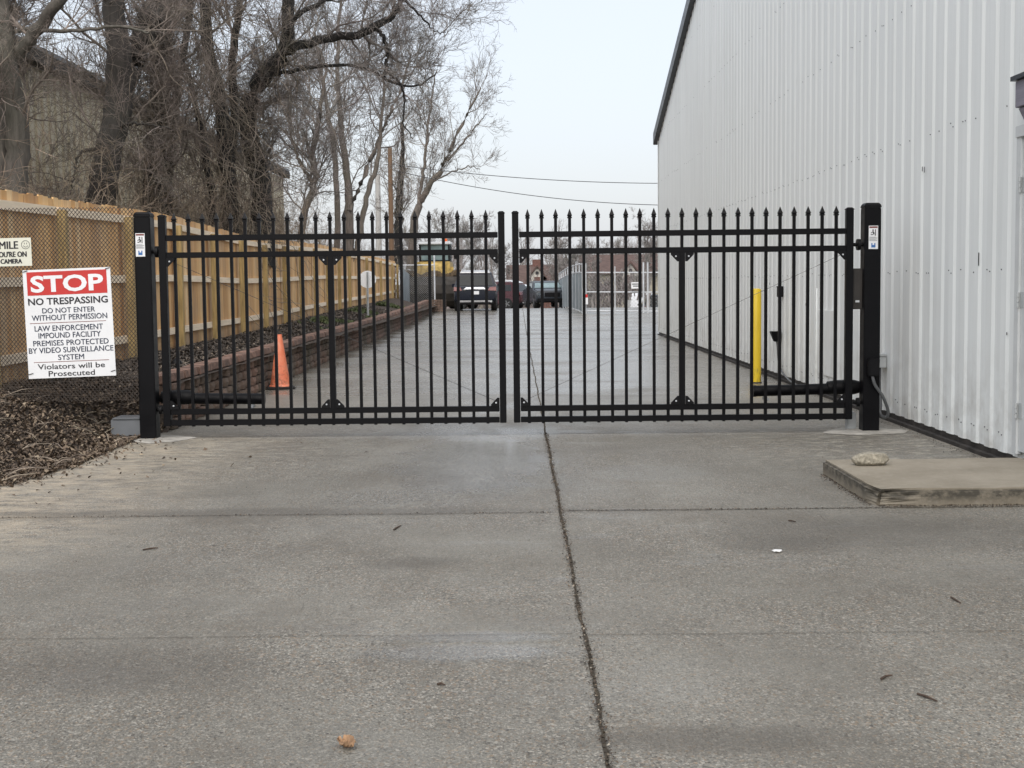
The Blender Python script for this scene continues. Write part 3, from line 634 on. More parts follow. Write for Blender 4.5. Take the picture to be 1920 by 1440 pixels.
# operators behind the leaves
def operator(xp, s, tip_x, z0, z1, label):
    yb = GD + .16; root = thing('gate_operator', label, 'gate opener', (xp, yb, .3), 'tubular gate openers')
    xa = xp + s * .16
    MB().tube([(xa + s * .14, yb, z0), (tip_x, yb, z1)], .050, 16).tube([(tip_x - s * .02, yb, z1), (tip_x + s * .006, yb, z1)], .053, 16).build('arm_tube', 'black', root, smooth=30)
    MB().lathe((0, 0, 0), [(.02, -.16), (.055, -.14), (.066, -.05), (.066, .10), (.052, .15), (.03, .16)], 16, 'X').build('motor_housing', 'black_rough', root, smooth=35, xf=Matrix.Translation((xa + s * .05, yb, z0 + .012)))
    MB().b2((min(xp, xa) , yb - .012, z0 - .03), (max(xp, xa), yb + .012, z0 + .02)).build('post_bracket', 'black_rough', root, bevel=.003)
    g = MB().b2((tip_x - s * .10 - .02, yb - .13, z1 - .075), (tip_x - s * .10 + .02, yb + .01, z1 - .055)).b2((tip_x - s * .10 - .012, yb - .012, z1 - .075), (tip_x - s * .10 + .012, yb + .012, z1 - .03))
    g.build('gate_bracket', 'galv_dull', root, bevel=.003)
    return root
operator(PLX, 1, at(495, 747, GD + .16).x, .345, .335, 'black tubular gate opener behind the leaf beside the mesh panel')
operator(PRX, -1, at(1413, 735, GD + .16).x, .375, .36, 'black tubular gate opener behind the leaf beside the white building')
# grey box by the left post
o = MB().b2((at(214, 800, 12.2).x, 12.10, -.02), (PLX - .085, 12.36, .17)).box(((at(214, 800, 12.2).x + PLX - .085) / 2, 12.23, .178), (.25, .29, .015)).build('ground_box', 'grey_box', None, bevel=.006)
props(o, 'small grey utility box on the ground beside the mesh panel post', 'utility box')
# concrete footing collars
for px_, yy_, q in ((PLX, GD, 1), (PRX, GD + .05, 2)):
    rr = random.Random(q); n = 28; ring = []
    for k in range(n):
        a = 2 * math.pi * k / n; r_ = (.24 + .07 * rr.random()) * (1.15 if math.cos(a) * (1 if q == 1 else -1) > .2 else .9); ring.append((px_ + r_ * math.cos(a) * 1.25, yy_ - .05 + r_ * math.sin(a), .0))
    V = [(p[0], p[1], .003) for p in ring] + [(px_ + (p[0] - px_) * .85, yy_ + (p[1] - yy_) * .85, .012) for p in ring]
    F = [(k, (k + 1) % n, n + (k + 1) % n, n + k) for k in range(n)] + [tuple(range(n, 2 * n))]
    M['patch'] = M.get('patch') or mat('pale patch concrete', (.37, .35, .31), .8, var=.2, scale=9, bump=.004)
    o = MB().add(V, F).build('post_footing', 'patch'); o['kind'] = 'structure'
# ------------------------------------------------------------------ mesh panel and signs
MX0, MX1, MZ0, MZ1, MY = -5.25, PLX - .048, .36, 2.045, GD - .085
mp = thing('mesh_panel', 'rusty brown expanded metal panel between the gate post and the wooden fence', 'mesh panel', (MX1, MY, MZ0))
px_, pz_ = .034, .0205; rows = int((MZ1 - MZ0) / pz_); cols = int((MX1 - MX0) / (px_ / 2)); Vs = []; Fs = []
ii = np.arange(cols + 1); xx = MX0 + ii * px_ / 2
for r_ in range(rows + 1):
    ph = (ii + r_) % 2; zz = MZ0 + r_ * pz_ + np.where(ph == 0, pz_ / 2, -pz_ / 2); q = .0033
    P = np.stack([np.stack([xx, np.full_like(xx, MY + a), zz + b], 1) for a, b in ((-q, -q), (q, -q), (q, q), (-q, q))], 1)   # (n,4,3)
    b0 = sum(len(v) for v in Vs); Vs.append(P.reshape(-1, 3)); n = len(xx)
    for k in range(4):
        i0 = np.arange(n - 1) * 4; Fs.append(b0 + np.stack([i0 + k, i0 + (k + 1) % 4, i0 + 4 + (k + 1) % 4, i0 + 4 + k], 1))
me = np_mesh('mesh', np.concatenate(Vs) - np.array(ORG[mp]), np.concatenate(Fs), M['mesh']); link('mesh', me, mp)
MB().b2((MX0 - .03, MY - .006, .2), (MX0 + .01, MY + .03, MZ1)).build('edge_strip', 'black_dull', mp)

sg = thing('stop_sign_board', 'white no trespassing sign with red STOP band, wired to the mesh panel', 'sign', (-3.938, MY - .03, 1.0))
SX0, SW, SH = -.386, .772, .955; tilt = Matrix.Translation((-3.938, MY - .012, 1.042)) @ Matrix.Rotation(R(-1.7), 4, 'Y') @ Matrix.Rotation(R(-1.0), 4, 'X')
def sx(u): return SX0 + u * SW
def sz(v): return SH / 2 - v * SH
mb = MB(); mb.b2((sx(0), -.002, sz(1)), (sx(1), .002, sz(0))); panel = mb.build('board', 'white', sg, xf=tilt, bevel=.0015)
MB().b2((sx(.045), -.0035, sz(.235)), (sx(.955), -.0022, sz(.02))).build('red_band', 'red', sg, xf=tilt)
MB().text('STOP', sx(.085), sx(.915), sz(.21), sz(.055), -.005, .03).build('headline', 'white_ink', sg, xf=tilt)
mb = MB()
for body, u0, u1, v0, v1, b in (('NO TRESPASSING', .045, .955, .26, .325, .025),): mb.text(body, sx(u0), sx(u1), sz(v1), sz(v0), -.0035, b)
mb.build('bold_lettering', 'ink', sg, xf=tilt); mb = MB()
for body, u0, u1, v0, v1 in (('Violators will be', .11, .88, .868, .918), ('Prosecuted', .23, .76, .934, .985)): mb.text(body, sx(u0), sx(u1), sz(v1), sz(v0), -.0035, .012)
mb.build('lettering', 'ink', sg, xf=tilt)
mb = MB()
for body, u0, u1, v0, v1 in (('DO NOT ENTER', .2, .80, .355, .402), ('WITHOUT PERMISSION', .075, .935, .418, .468), ('LAW ENFORCEMENT', .10, .88, .516, .566), ('IMPOUND FACILITY', .14, .85, .582, .632),
                             ('PREMISES PROTECTED', .075, .935, .652, .702), ('BY VIDEO SURVEILLANCE', .02, .985, .718, .768), ('SYSTEM', .35, .645, .787, .836)):
    MB().text(body, sx(u0), sx(u1), sz(v1), sz(v0), -.0035, 0).text(body, sx(u0) + .0022, sx(u1) + .0022, sz(v1), sz(v0), -.0037, 0).text(body, sx(u0), sx(u1), sz(v1) + .0014, sz(v0) + .0014, -.0036, 0).build('lettering', 'ink_navy', sg, xf=tilt)
MB().b2((sx(.05), -.0034, sz(.493)), (sx(.92), -.0022, sz(.488))).b2((sx(.07), -.0034, sz(.853)), (sx(.93), -.0022, sz(.848))).build('rule_line', 'rust_ink', sg, xf=tilt)
mb = MB()
for u, v in ((.03, .012), (.97, .012), (.03, .955), (.97, .955)): mb.beam((sx(u) - .02, -.006, sz(v) - .004), (sx(u) + .02, -.006, sz(v) + .006), .005, .005)
mb.build('wire_tie', 'black_rough', sg, xf=tilt)

c0 = at(59, 446, MY); c1 = at(59, 499, MY); SX = c0.x; w2, h2 = .37, c0.z - c1.z
s2 = thing('camera_sign', 'small cream SMILE camera sign with a smiley face on the mesh panel', 'sign', (SX - w2 / 2, MY - .03, c1.z))
tl = Matrix.Translation((SX - w2 / 2, MY - .010, (c0.z + c1.z) / 2)) @ Matrix.Rotation(R(-.8), 4, 'Y')
MB().b2((-w2 / 2, -.002, -h2 / 2), (w2 / 2, .002, h2 / 2)).build('board', 'cream', s2, xf=tl, bevel=.0015)
mb = MB()
for dx, dz, dy in ((0, 0, 0), (.003, 0, .0002), (.006, 0, .0004), (.003, .002, .0006)):
    mb.text('SMILE', -.140 + dx, .066 + dx, .028 + dz, .094 + dz, -.0035 - dy, 0).text("YOU'RE ON", -.139 + dx, .137 + dx, -.043 + dz, .005 + dz, -.0035 - dy, 0).text('CAMERA', -.092 + dx, .094 + dx, -.100 + dz, -.060 + dz, -.0035 - dy, 0)
mb.build('lettering', 'ink', s2, xf=tl)
mb = MB(); fc = Vector((.136, -.003, .062))
ring = [(fc.x + .036 * math.cos(a), -.0035, fc.z + .036 * math.sin(a)) for a in np.linspace(0, 2 * math.pi, 25)]; mb.tube(ring, .002, 4)
mb.tube([(fc.x + .02 * math.cos(a), -.0035, fc.z + .02 * math.sin(a)) for a in np.linspace(R(200), R(340), 9)], .002, 4)
mb.b2((fc.x - .012, -.004, fc.z + .004), (fc.x - .008, -.003, fc.z + .018)).b2((fc.x + .008, -.004, fc.z + .004), (fc.x + .012, -.003, fc.z + .018)); mb.build('smiley_face', 'ink', s2, xf=tl)
# ------------------------------------------------------------------ wooden fence
wf = thing('wooden_fence', 'long new wooden board fence with posts along the mulch bed', 'fence', (-4.7, 12, .4))
pys = [12.2] + [14.2 + 2.45 * i for i in range(19)]
rr = random.Random(11)
for i, y in enumerate(pys):
    MB().b2((fx(y) - .045, y - .045, bed_z(fx(y), max(y, 12.9)) - .2), (fx(y) + .045, y + .045, ftop(y) - .13 + rr.uniform(-.02, .02))).build('post', 'post_wood', wf, bevel=.006)
for y0, y1 in zip(pys[:-1], pys[1:]):
    mb = MB(); n = round((y1 - y0) / .144); st_ = (y1 - y0) / n
    for k in range(n):
        a, b = y0 + k * st_ + .0015, y0 + (k + 1) * st_ - .0015; xm = fx((a + b) / 2) - .10 + rr.uniform(-.003, .003); dz = rr.uniform(-.012, .012); tz = rr.uniform(-.004, .004)
        za, zb, zt = fbot(a) - .03, fbot(b) - .03, 0
        mb.hexa([(xm - .009, a, za), (xm + .009, a, za), (xm + .009, b, zb), (xm - .009, b, zb), (xm - .009, a, ftop(a) + dz), (xm + .009, a, ftop(a) + dz), (xm + .009, b, ftop(b) + dz + tz), (xm - .009, b, ftop(b) + dz + tz)])
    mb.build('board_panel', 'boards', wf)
    for fz in (lambda y: ftop(y) - .14, lambda y: lerp(fbot(y), ftop(y), .54), lambda y: fbot(y) + .28):
        a, b = y0 + .047, y1 - .047
        MB().beam((fx(a) - .065, a, fz(a)), (fx(b) - .065, b, fz(b)), .038, .09).build('rail', 'rail_wood', wf)
# ------------------------------------------------------------------ retaining wall
rw = thing('retaining_wall', 'low red brown block retaining wall with rounded faces edging the driveway', 'retaining wall', (-3.3, 13, 0))
rr = random.Random(5)
def course_len(y0, y1, L, off):
    y = y0 - off
    while y < y1:
        a, b = max(y, y0), min(y + L, y1); y += L
        if b - a > .05: yield a, b
def rwb(y): return gz(y)
for c in range(4):
    mb = MB()
    for a, b in course_len(RW0, RW1, .30, (c % 2) * .15):
        g = .013; j = rr.uniform(-.014, .014); z0 = c * .108; a += g; b -= g; L = b - a; pf = [0, .048, .058, .048, 0] if L > .2 else [0, .03, .03, .03, 0]
        V = []
        for zz in (z0 + .006, z0 + .054, z0 + .099):
            bulge = .010 if abs(zz - z0 - .054) < .01 else 0
            for k, t in enumerate((0, .2, .5, .8, 1)):
                y = lerp(a, b, t); V.append((rwx(y) + j - c * .012 - .05 + pf[k] + bulge + rr.uniform(-.006, .006), y, zz + rwb(y)))
        for zz in (z0 + .002, z0 + .106):
            for y in (a, b): V.append((rwx(y) - .24, y, zz + rwb(y)))
        F = [(r_ * 5 + k, r_ * 5 + k + 1, (r_ + 1) * 5 + k + 1, (r_ + 1) * 5 + k) for r_ in range(2) for k in range(4)]
        F += [(10, 11, 12, 13, 14, 18, 17), (0, 15, 16, 4, 3, 2, 1), (15, 17, 18, 16), (0, 5, 10, 17, 15), (4, 16, 18, 14, 9)]
        mb.add(V, F)
    mb.build('block_course', 'block', rw)
mb = MB()
for a, b in course_len(RW0 - .02, RW1 + .02, .30, .07):
    j = rr.uniform(-.012, .012); x0 = rwx((a + b) / 2) - .05 + j; z0 = .434 + rr.uniform(-.004, .004); sk = rr.uniform(-.01, .01)
    mb.hexa([(x0 - .22, a + .004, z0 + rwb(a)), (x0 + sk, a + .004, z0 + rwb(a)), (x0 - sk, b - .004, z0 + rwb(b)), (x0 - .22, b - .004, z0 + rwb(b)),
             (x0 - .22, a + .004, z0 + .08 + rwb(a)), (x0 - .012 + sk, a + .004, z0 + .08 + rwb(a)), (x0 - .012 - sk, b - .004, z0 + .08 + rwb(b)), (x0 - .22, b - .004, z0 + .08 + rwb(b))])
mb.build('cap_course', 'cap_block', rw, bevel=.008)
mb = MB()                                         # return at the far end, turning up the bank
for c in range(5):
    for k in range(5): mb.box((rwx(55) - .05 + k * .12 + .1, RW1 + .12 + k * .02, .07 + c * .1 + gz(55)), (.115, .22, .094))
mb.build('end_return', 'block', rw, bevel=.012)
# ------------------------------------------------------------------ cone, bollard, round sign, path light
cp = at(526, 729, 17.75); cpx = Vector((cp.x, 17.75, 0))
cn = thing('traffic_cone', 'scuffed orange traffic cone on a black base beside the block wall', 'traffic cone', cpx)
def cone_mat():
    m = NT('scuffed orange rubber'); v = m.coord(); b = m.ramp(m.noise(v, 9, 7, .7), (.3, (.60, .13, .055)), (.55, (.66, .20, .105)), (.75, (.60, .34, .25)))
    sep = m.n('ShaderNodeSeparateXYZ'); m.l(v, sep.inputs[0]); b = m.mix(m.math('MULTIPLY', m.rng(sep.outputs[2], .02, .35, .8, 0), m.rng(m.noise(v, 22, 6), .52, .62, 0, 1)), b, (.10, .05, .035))
    m.col(b); m.rough(.6); return m.m
M['cone'] = cone_mat()
MB().lathe(cpx, [(.150, .032), (.142, .05), (.130, .06), (.034, .70), (.030, .712), (.022, .712), (.02, .68)], 28).build('cone_body', 'cone', cn, smooth=35)
MB().box((cpx.x, cpx.y, .018), (.37, .37, .034), rz=.25).build('base', 'rubber', cn, bevel=.012)
bp = at(1417.5, 716, 17.9); o = thing('bollard', 'yellow bollard standing beside the white building wall', 'bollard', (bp.x, 17.9, 0))
MB().lathe((bp.x, 17.9, 0), [(.066, 0), (.066, 1.22), (.060, 1.235), (.03, 1.245)], 28).build('sleeve', 'yellow', o, smooth=35)
MB().lathe((bp.x, 17.9, 0), [(.076, .001), (.074, .015), (.068, .018)], 28).build('base_ring', 'base_dark', o)
q = at(689, 524, 35.5); zb = bed_z(q.x, 35.5)
o = thing('round_sign', 'round white sign seen from behind on a perforated post in the mulch bed', 'sign', (q.x, 35.5, zb))
MB().lathe((q.x, 35.53, q.z), [(.222, 0), (.225, .002), (.222, .004)], 32, 'Y').build('disc', 'white', o, smooth=30)
mb = MB().b2((q.x - .026, 35.47, zb - .1), (q.x + .026, 35.5, q.z + .20)); mb.cur = 1
for k in range(44):
    z = zb + .06 + k * .03
    if z < q.z + .19: mb.b2((q.x - .008, 35.4685, z - .009), (q.x + .008, 35.471, z + .009))
mb.build('channel_post', ['galv_dull', 'black_rough'], o)
q = at(331, 690, 14.2); zb = bed_z(q.x, 14.2)
o = thing('path_light', 'small dark path light stub standing in the mulch bed', 'path light', (q.x, 14.2, zb))
MB().lathe((q.x, 14.2, zb - .05), [(.012, 0), (.012, .18), (.02, .19)], 10).build('stake', 'black_rough', o)
MB().lathe((q.x, 14.2, zb + .13), [(.06, 0), (.055, .02), (.03, .05), (.01, .055)], 14).build('lamp_head', 'black_rough', o, smooth=40)
# devices on the wall beyond the gate
def wall_at(px): return WALL_X * FPX / (px - 969)
yy = wall_at(1466); q = at(1466, 547, yy)
o = props(MB().b2((WALL_X - .07, yy - .06, q.z - .07), (WALL_X - .002, yy + .06, q.z + .07)).b2((WALL_X - .08, yy - .065, q.z + .06), (WALL_X - .002, yy + .065, q.z + .075)).build('wall_reader', 'black_rough', None, bevel=.006), 'small black box fixed high on the wall beside the bollard', 'electrical box')
yy = wall_at(1462); q = at(1461, 628, yy); o = thing('wall_plug', 'black plug box with hanging cord on the wall beside the bollard', 'electrical box', (WALL_X - .06, yy, q.z))
MB().hexa([(WALL_X - .09, yy - .03, q.z - .09), (WALL_X - .002, yy - .03, q.z - .09), (WALL_X - .002, yy + .03, q.z - .09), (WALL_X - .09, yy + .03, q.z - .09), (WALL_X - .14, yy - .08, q.z + .05), (WALL_X - .002, yy - .08, q.z + .05), (WALL_X - .002, yy + .08, q.z + .05), (WALL_X - .14, yy + .08, q.z + .05)]).build('plug_box', 'black_rough', o, bevel=.008)
MB().tube(bez([(WALL_X - .05, yy, q.z - .09), (WALL_X - .04, yy, .45), (WALL_X - .03, yy - .1, .2), (WALL_X - .08, yy - 1.0, .07), (WALL_X - .1, yy - 2.2, .03)]), .012, 8).build('cord', 'conduit', o, smooth=60)
# ------------------------------------------------------------------ debris on the concrete
M['grit'] = chips('dark grit', ((0, (.022, .018, .014)), (.6, (.07, .05, .035)), (.9, (.16, .12, .08)), (1, (.36, .32, .26))))
pts = [(.247 + random.gauss(0, .011 + .012 * (random.random() < .15)), 2.6 + 9.6 * random.random(), .006) for _ in range(2600)]
pts += [(.26 + 3.2 * random.random(), 8.0 + random.gauss(0, .012), .005) for _ in range(700)] + [(-3.4 + 3.6 * random.random(), 7.95 + random.gauss(0, .012), .005) for _ in range(350)]
pts += [(2.125 - abs(random.gauss(0, .025)), 8.1 + 1.3 * random.random(), .005) for _ in range(500)] + [(2.15 + 1.4 * random.random(), 8.075 - abs(random.gauss(0, .03)), .005) for _ in range(700)]
pts += [(3.5 - abs(random.gauss(0, .06)), 9.5 + 20 * random.random() ** 2, .005) for _ in range(1200)]
props(flakes('grit', pts, (.003, .009), 'grit', 1.5, .4), 'dark crumbs of dirt lining the driveway joints', 'grit', kind='stuff')
pts = [(random.uniform(-2.6, 3.4), 2.8 + 9 * random.random() ** .8, .004) for _ in range(1500)]
props(flakes('grit', pts, (.002, .0065), 'grit', 1.6, .3), 'scattered specks of grit on the open concrete', 'grit', kind='stuff')
def gpt(px, py):
    d = ROT @ Vector(((px - 960) / FPX, (720 - py) / FPX, -1)); t = -CAM.z / d.z; return CAM + d * t
p = gpt(650, 1401); bm = bmesh.new(); bmesh.ops.create_grid(bm, x_segments=8, y_segments=8, size=.5); rr = random.Random(3)
for v in bm.verts:
    x, y = v.co.x, v.co.y; wd = (1 - abs(y) * 1.2) * (.75 + .25 * abs(math.sin(y * 14))); v.co = Vector((x * wd * .062, y * .075, .006 + .085 * x * x * .6 + .02 * abs(y) + .006 * math.sin(x * 12 + y * 9)))
me = bpy.data.meshes.new('fallen_leaf'); bm.to_mesh(me); bm.free(); me.materials.append(M['dead_leaf']); o = link('fallen_leaf', me); o.location = p; o.rotation_euler = (0, 0, .5)
md = o.modifiers.new('thickness', 'SOLIDIFY'); md.thickness = .0015
props(o, 'curled tan dead leaf lying alone on the near concrete', 'leaf')
p = gpt(1457, 1035); V = [(p.x + .026 * math.cos(a) * (1 + .2 * math.sin(3 * a)), p.y + .022 * math.sin(a), .004 + .004 * (i % 2)) for i, a in enumerate(np.linspace(0, 2 * math.pi, 11)[:-1])]
props(MB().poly(V, (0, 0, .002)).build('paper_scrap', 'scrap'), 'tiny white paper scrap on the concrete before the step', 'paper scrap')
for i, (a, b, lab) in enumerate((((268, 1033), (296, 1029), 'straight thin twig on the concrete below the signs'), ((738, 995), (752, 987), 'short bent twig on the concrete in front of the closed gate'), ((1783, 1122), (1801, 1133), 'curved dark twig on the concrete nearest the step'),
                                 ((1652, 1276), (1673, 1269), 'short red brown twig between two longer dark twigs'), ((1720, 1304), (1757, 1318), 'longest dark twig in the near corner of the concrete'), ((820, 1286), (834, 1287), 'small reddish twig beside the pale patch of concrete'),
                                 ((1478, 978), (1492, 980), 'small dark twig just before the joint by the step'))):
    p, q = gpt(*a), gpt(*b); md_ = (p + q) / 2 + Vector((.0, .012, 0)); z = Vector((0, 0, .006))
    props(MB().tube([p + z, md_ + z, q + z], [.004, .0045, .0025], 6).build('twig', 'twig'), lab, 'twig', 'twigs dropped on the concrete')
# ------------------------------------------------------------------ trees
def unit(a): return a / (np.linalg.norm(a, axis=-1, keepdims=True) + 1e-9)
def tubes(P, Rr, S):                             # P (N,K,3), Rr (N,K) -> verts, quads
    N, K, _ = P.shape; T = np.empty_like(P); T[:, 1:-1] = P[:, 2:] - P[:, :-2]; T[:, 0] = P[:, 1] - P[:, 0]; T[:, -1] = P[:, -1] - P[:, -2]; T = unit(T)
    ref = np.where(np.abs(T[..., 2:3]) > .9, np.array([1., .1, 0]), np.array([.1, .05, 1.]))
    U = unit(np.cross(T, ref)); W = np.cross(T, U); a = np.arange(S) * 2 * np.pi / S
    V = P[:, :, None] + Rr[:, :, None, None] * (U[:, :, None] * np.cos(a)[None, None, :, None] + W[:, :, None] * np.sin(a)[None, None, :, None])
    base = (np.arange(N)[:, None, None] * K + np.arange(K - 1)[None, :, None]) * S + np.arange(S)[None, None, :]
    nxt = (np.arange(N)[:, None, None] * K + np.arange(K - 1)[None, :, None]) * S + (np.arange(S)[None, None, :] + 1) % S
    return V.reshape(-1, 3), np.stack([base, nxt, nxt + S, base + S], -1).reshape(-1, 4)
def join(parts):
    Vs, Fs, b = [], [], 0
    for V, F in parts: Vs.append(V); Fs.append(F + b); b += len(V)
    return np.concatenate(Vs), np.concatenate(Fs)
def grow(S0, D0, L, K, rad, wob, trop, taper=.3):  # N branches from starts S0 along D0
    N = len(S0); P = np.empty((N, K, 3)); P[:, 0] = S0; d = unit(D0); step = (L / (K - 1))[:, None]
    for k in range(1, K):
        d = unit(d + rng.normal(0, wob, (N, 3)) + np.array([0, 0, 1.]) * trop); P[:, k] = P[:, k - 1] + d * step
    t = np.linspace(0, 1, K); Rr = rad[:, None] * (1 - (1 - taper) * t[None]); return P, Rr
def kids(P, Rr, n, t0, ang, lf, rf, L, up=0.15):   # children of every branch
    N, K, _ = P.shape; pi = np.repeat(np.arange(N), n); t = rng.uniform(t0, 1, len(pi)); f = t * (K - 1); i = np.minimum(f.astype(int), K - 2); fr = (f - i)[:, None]
    s = P[pi, i] * (1 - fr) + P[pi, i + 1] * fr; tan = unit(P[pi, i + 1] - P[pi, i]); r = Rr[pi, i] * rf
    rnd = rng.normal(0, 1, (len(pi), 3)); perp = unit(rnd - tan * (rnd * tan).sum(1, keepdims=True)); a = rng.uniform(ang[0], ang[1], len(pi))[:, None]
    d = unit(tan * np.cos(a) + perp * np.sin(a) + np.array([0, 0, up])); ln = L[pi] * rng.uniform(lf[0], lf[1], len(pi)) * (1.15 - .6 * t); return s, d, ln, r
def spline(pts, rs, K):
    P = np.array(bez(pts, 8)); t = np.linspace(0, len(P) - 1, K); i = np.minimum(t.astype(int), len(P) - 2); f = (t - i)[:, None]
    Q = P[i] * (1 - f) + P[i + 1] * f; r = np.interp(np.linspace(0, 1, K), np.linspace(0, 1, len(rs)), rs); return Q, r
def px_path(pp, Y, depth=0.0, seed=0):
    g = random.Random(seed); return [at(a, b, Y + depth * k / max(1, len(pp) - 1) + g.uniform(-.1, .1)) for k, (a, b) in enumerate(pp)]

TWIGS = 0
def tree(name, label, Y, stems, bark_m, twig_m, seed, n1=34, l1=(1.6, 3.0), n2=11, n3=8, n4=4, trop=.05, ang=(.5, 1.2), vines=0, t0=.25, tw=.0036, group='bare trees behind the wooden fence', wob=.22, vine_r=.35):
    global rng, TWIGS
    rng = np.random.default_rng(seed); first = stems[0][0]; b = at(*first[0], Y); root = thing(name, label, 'tree', (b.x, b.y, b.z), group); og = np.array(b)
    tp = []; src = []
    for k, (pp, rs, dep) in enumerate(stems):
        P, r = spline(px_path(pp, Y, dep, seed + k), rs, 26); P[1:-1] += rng.normal(0, .012, (24, 3)) * (Y / 25); V, F = tubes(P[None], r[None], 12 if r[0] > .05 else 7)
        # lumpy bark outline
        c = np.repeat(P, 12 if r[0] > .05 else 7, 0); V = c + (V - c) * (1 + rng.normal(0, .055, len(V)))[:, None]
        tp.append((V, F)); src.append((P, r))
    V, F = join(tp); link('trunk', np_mesh('trunk', V - og, F, M[bark_m], True), root)
    w_ = np.array([np.linalg.norm(np.diff(P, axis=0), axis=1).sum() for P, r in src]); share = np.maximum(3, (n1 * w_ / w_.sum())).astype(int)
    S, Dn, Ln, Rn = [], [], [], []
    for (P, r), n in zip(src, share):
        s, d, ln, rr_ = kids(P[None], r[None], n, t0, ang, (1, 1), .42, np.array([1.0]), .25); S.append(s); Dn.append(d); Ln.append(rng.uniform(*l1, n)); Rn.append(np.minimum(rr_, .026))
    S, Dn, Ln, Rn = map(np.concatenate, (S, Dn, Ln, Rn)); Rn = np.maximum(Rn, .008)
    cp = []
    P1, R1 = grow(S, Dn, Ln, 9, Rn, wob, trop); cp.append(tubes(P1, R1, 5))
    s, d, ln, r = kids(P1, R1, n2, .12, (.4, 1.1), (.35, .75), .6, Ln); P2, R2 = grow(s, d, ln, 7, np.maximum(r * .8, .0048), wob * 1.25, trop); cp.append(tubes(P2, R2, 4))
    s, d, ln, r = kids(P2, R2, n3, .1, (.35, 1.1), (.35, .75), .6, ln); P3, R3 = grow(s, d, ln, 5, np.maximum(r * .8, tw * 1.15), wob * 1.3, trop * .6); cp.append(tubes(P3, R3, 3))
    if n4:
        s, d, ln, r = kids(P3, R3, n4, .15, (.3, 1.0), (.4, .8), .7, ln); P4, R4 = grow(s, d, ln, 4, np.maximum(r * .8, tw * .9), wob * 1.2, 0); cp.append(tubes(P4, R4, 3)); TWIGS += len(P4)
    V, F = join(cp); link('crown', np_mesh('crown', V - og, F, M[twig_m]), root)
    if vines:
        src2 = [x for x in src if x[1][0] > .09]; vp = []
        P, r = src2[0]
        for (P, r) in src2:
            n = int(vines / len(src2)); s, d, ln, rr_ = kids(P[None], r[None], n, .05, (1.2, 1.7), (1, 1), 1, np.array([1.0]), 0)
            s = s + d * (rr_ * 1.03)[:, None] + rng.normal(0, vine_r * .25, s.shape) * np.array([1, 1, .2]); dd = np.stack([rng.normal(0, .3, n), rng.normal(0, .3, n), -np.ones(n)], 1)
            Pv, Rv = grow(s, dd, rng.uniform(.8, 3.4, n), 14, rng.uniform(.003, .009, n), .30, -.10, .6); vp.append(tubes(Pv, Rv, 4))
            # loose loops wandering away from the stem
            m_ = n // 2; s, d, ln, rr_ = kids(P[None], r[None], m_, .05, (1.0, 1.7), (1, 1), 1, np.array([1.0]), 0); Pv, Rv = grow(s, d, rng.uniform(.6, 2.0, m_), 12, rng.uniform(.003, .007, m_), .45, -.08, .5); vp.append(tubes(Pv, Rv, 3))
            s, d, ln, r3 = kids(Pv, Rv, 7, .05, (.5, 1.3), (.2, .5), .7, np.full(m_, 1.4)); Pq, Rq = grow(s, d, ln, 5, np.maximum(r3, .003), .35, -.02, .5); vp.append(tubes(Pq, Rq, 3))
        V, F = join(vp); V = np.maximum(V, np.array([-1e9, -1e9, .3])); link('vines', np_mesh('vines', V - og, F, M['vine']), root)
    return root

tree('forked_tree', 'pale grey forked double trunk rising behind the fence beyond the signs', 18.5,
     [([(30, 470), (30, 330), (34, 250), (22, 170), (12, 100), (2, 0), (-10, -160)], [.175, .165, .16, .15, .125, .11, .09], 0), ([(6, 470), (4, 330), (-2, 230), (-8, 130), (-30, -40)], [.13, .12, .115, .11, .09], .6),
      ([(16, 128), (38, 98), (70, 55), (112, 0), (160, -70)], [.10, .09, .085, .075, .06], -.4), ([(14, 60), (60, 55), (130, 58), (220, 50), (280, 62)], [.035, .03, .026, .02, .012], -.6)], 'bark_grey', 'twigs_brown', 21, n1=28, l1=(1.2, 2.4), t0=.3)
tree('big_dark_tree', 'thick dark leaning trunk that forks high behind the fence', 22,
     [([(185, 470), (190, 370), (205, 285), (222, 190), (220, 100), (214, 0), (208, -170)], [.25, .235, .215, .215, .19, .17, .13], 0), ([(218, 215), (236, 150), (258, 95), (278, 45), (294, 0), (330, -120)], [.14, .19, .19, .19, .18, .13], .5),
      ([(200, 255), (222, 238), (250, 232), (285, 235), (320, 242)], [.03, .028, .022, .016, .01], -.6), ([(186, 280), (158, 284), (143, 300), (138, 335), (132, 365)], [.028, .024, .02, .014, .01], -.5)], 'bark_dark', 'twigs_brown', 22, n1=34, l1=(1.4, 2.8), t0=.3, vines=30)
tree('vine_covered_tree', 'upright trunk wrapped in stringy hanging vines next to the thick dark trunk', 24,
     [([(288, 480), (290, 380), (295, 250), (303, 130), (304, 0), (306, -150)], [.21, .2, .19, .18, .17, .12], 0), ([(310, 470), (318, 330), (330, 200), (352, 40), (370, -80)], [.08, .07, .07, .06, .05], 1)], 'bark_dark', 'twigs_brown', 23, n1=22, l1=(1.2, 2.6), vines=300, t0=.12)
tree('tangled_tree', 'dark tangled tree smothered in vines between the vine trunk and the limbed tree', 26.5,
     [([(430, 490), (432, 400), (425, 300), (412, 190), (392, 90), (380, -60)], [.17, .16, .15, .13, .12, .09], 0), ([(425, 330), (440, 220), (436, 120), (450, 0), (452, -80)], [.09, .085, .08, .06, .05], .8), ([(400, 480), (396, 350), (372, 220), (350, 120)], [.08, .075, .06, .04], -.8)], 'bark_black', 'twigs_brown', 24, n1=28, l1=(1.4, 2.8), vines=280, t0=.1)
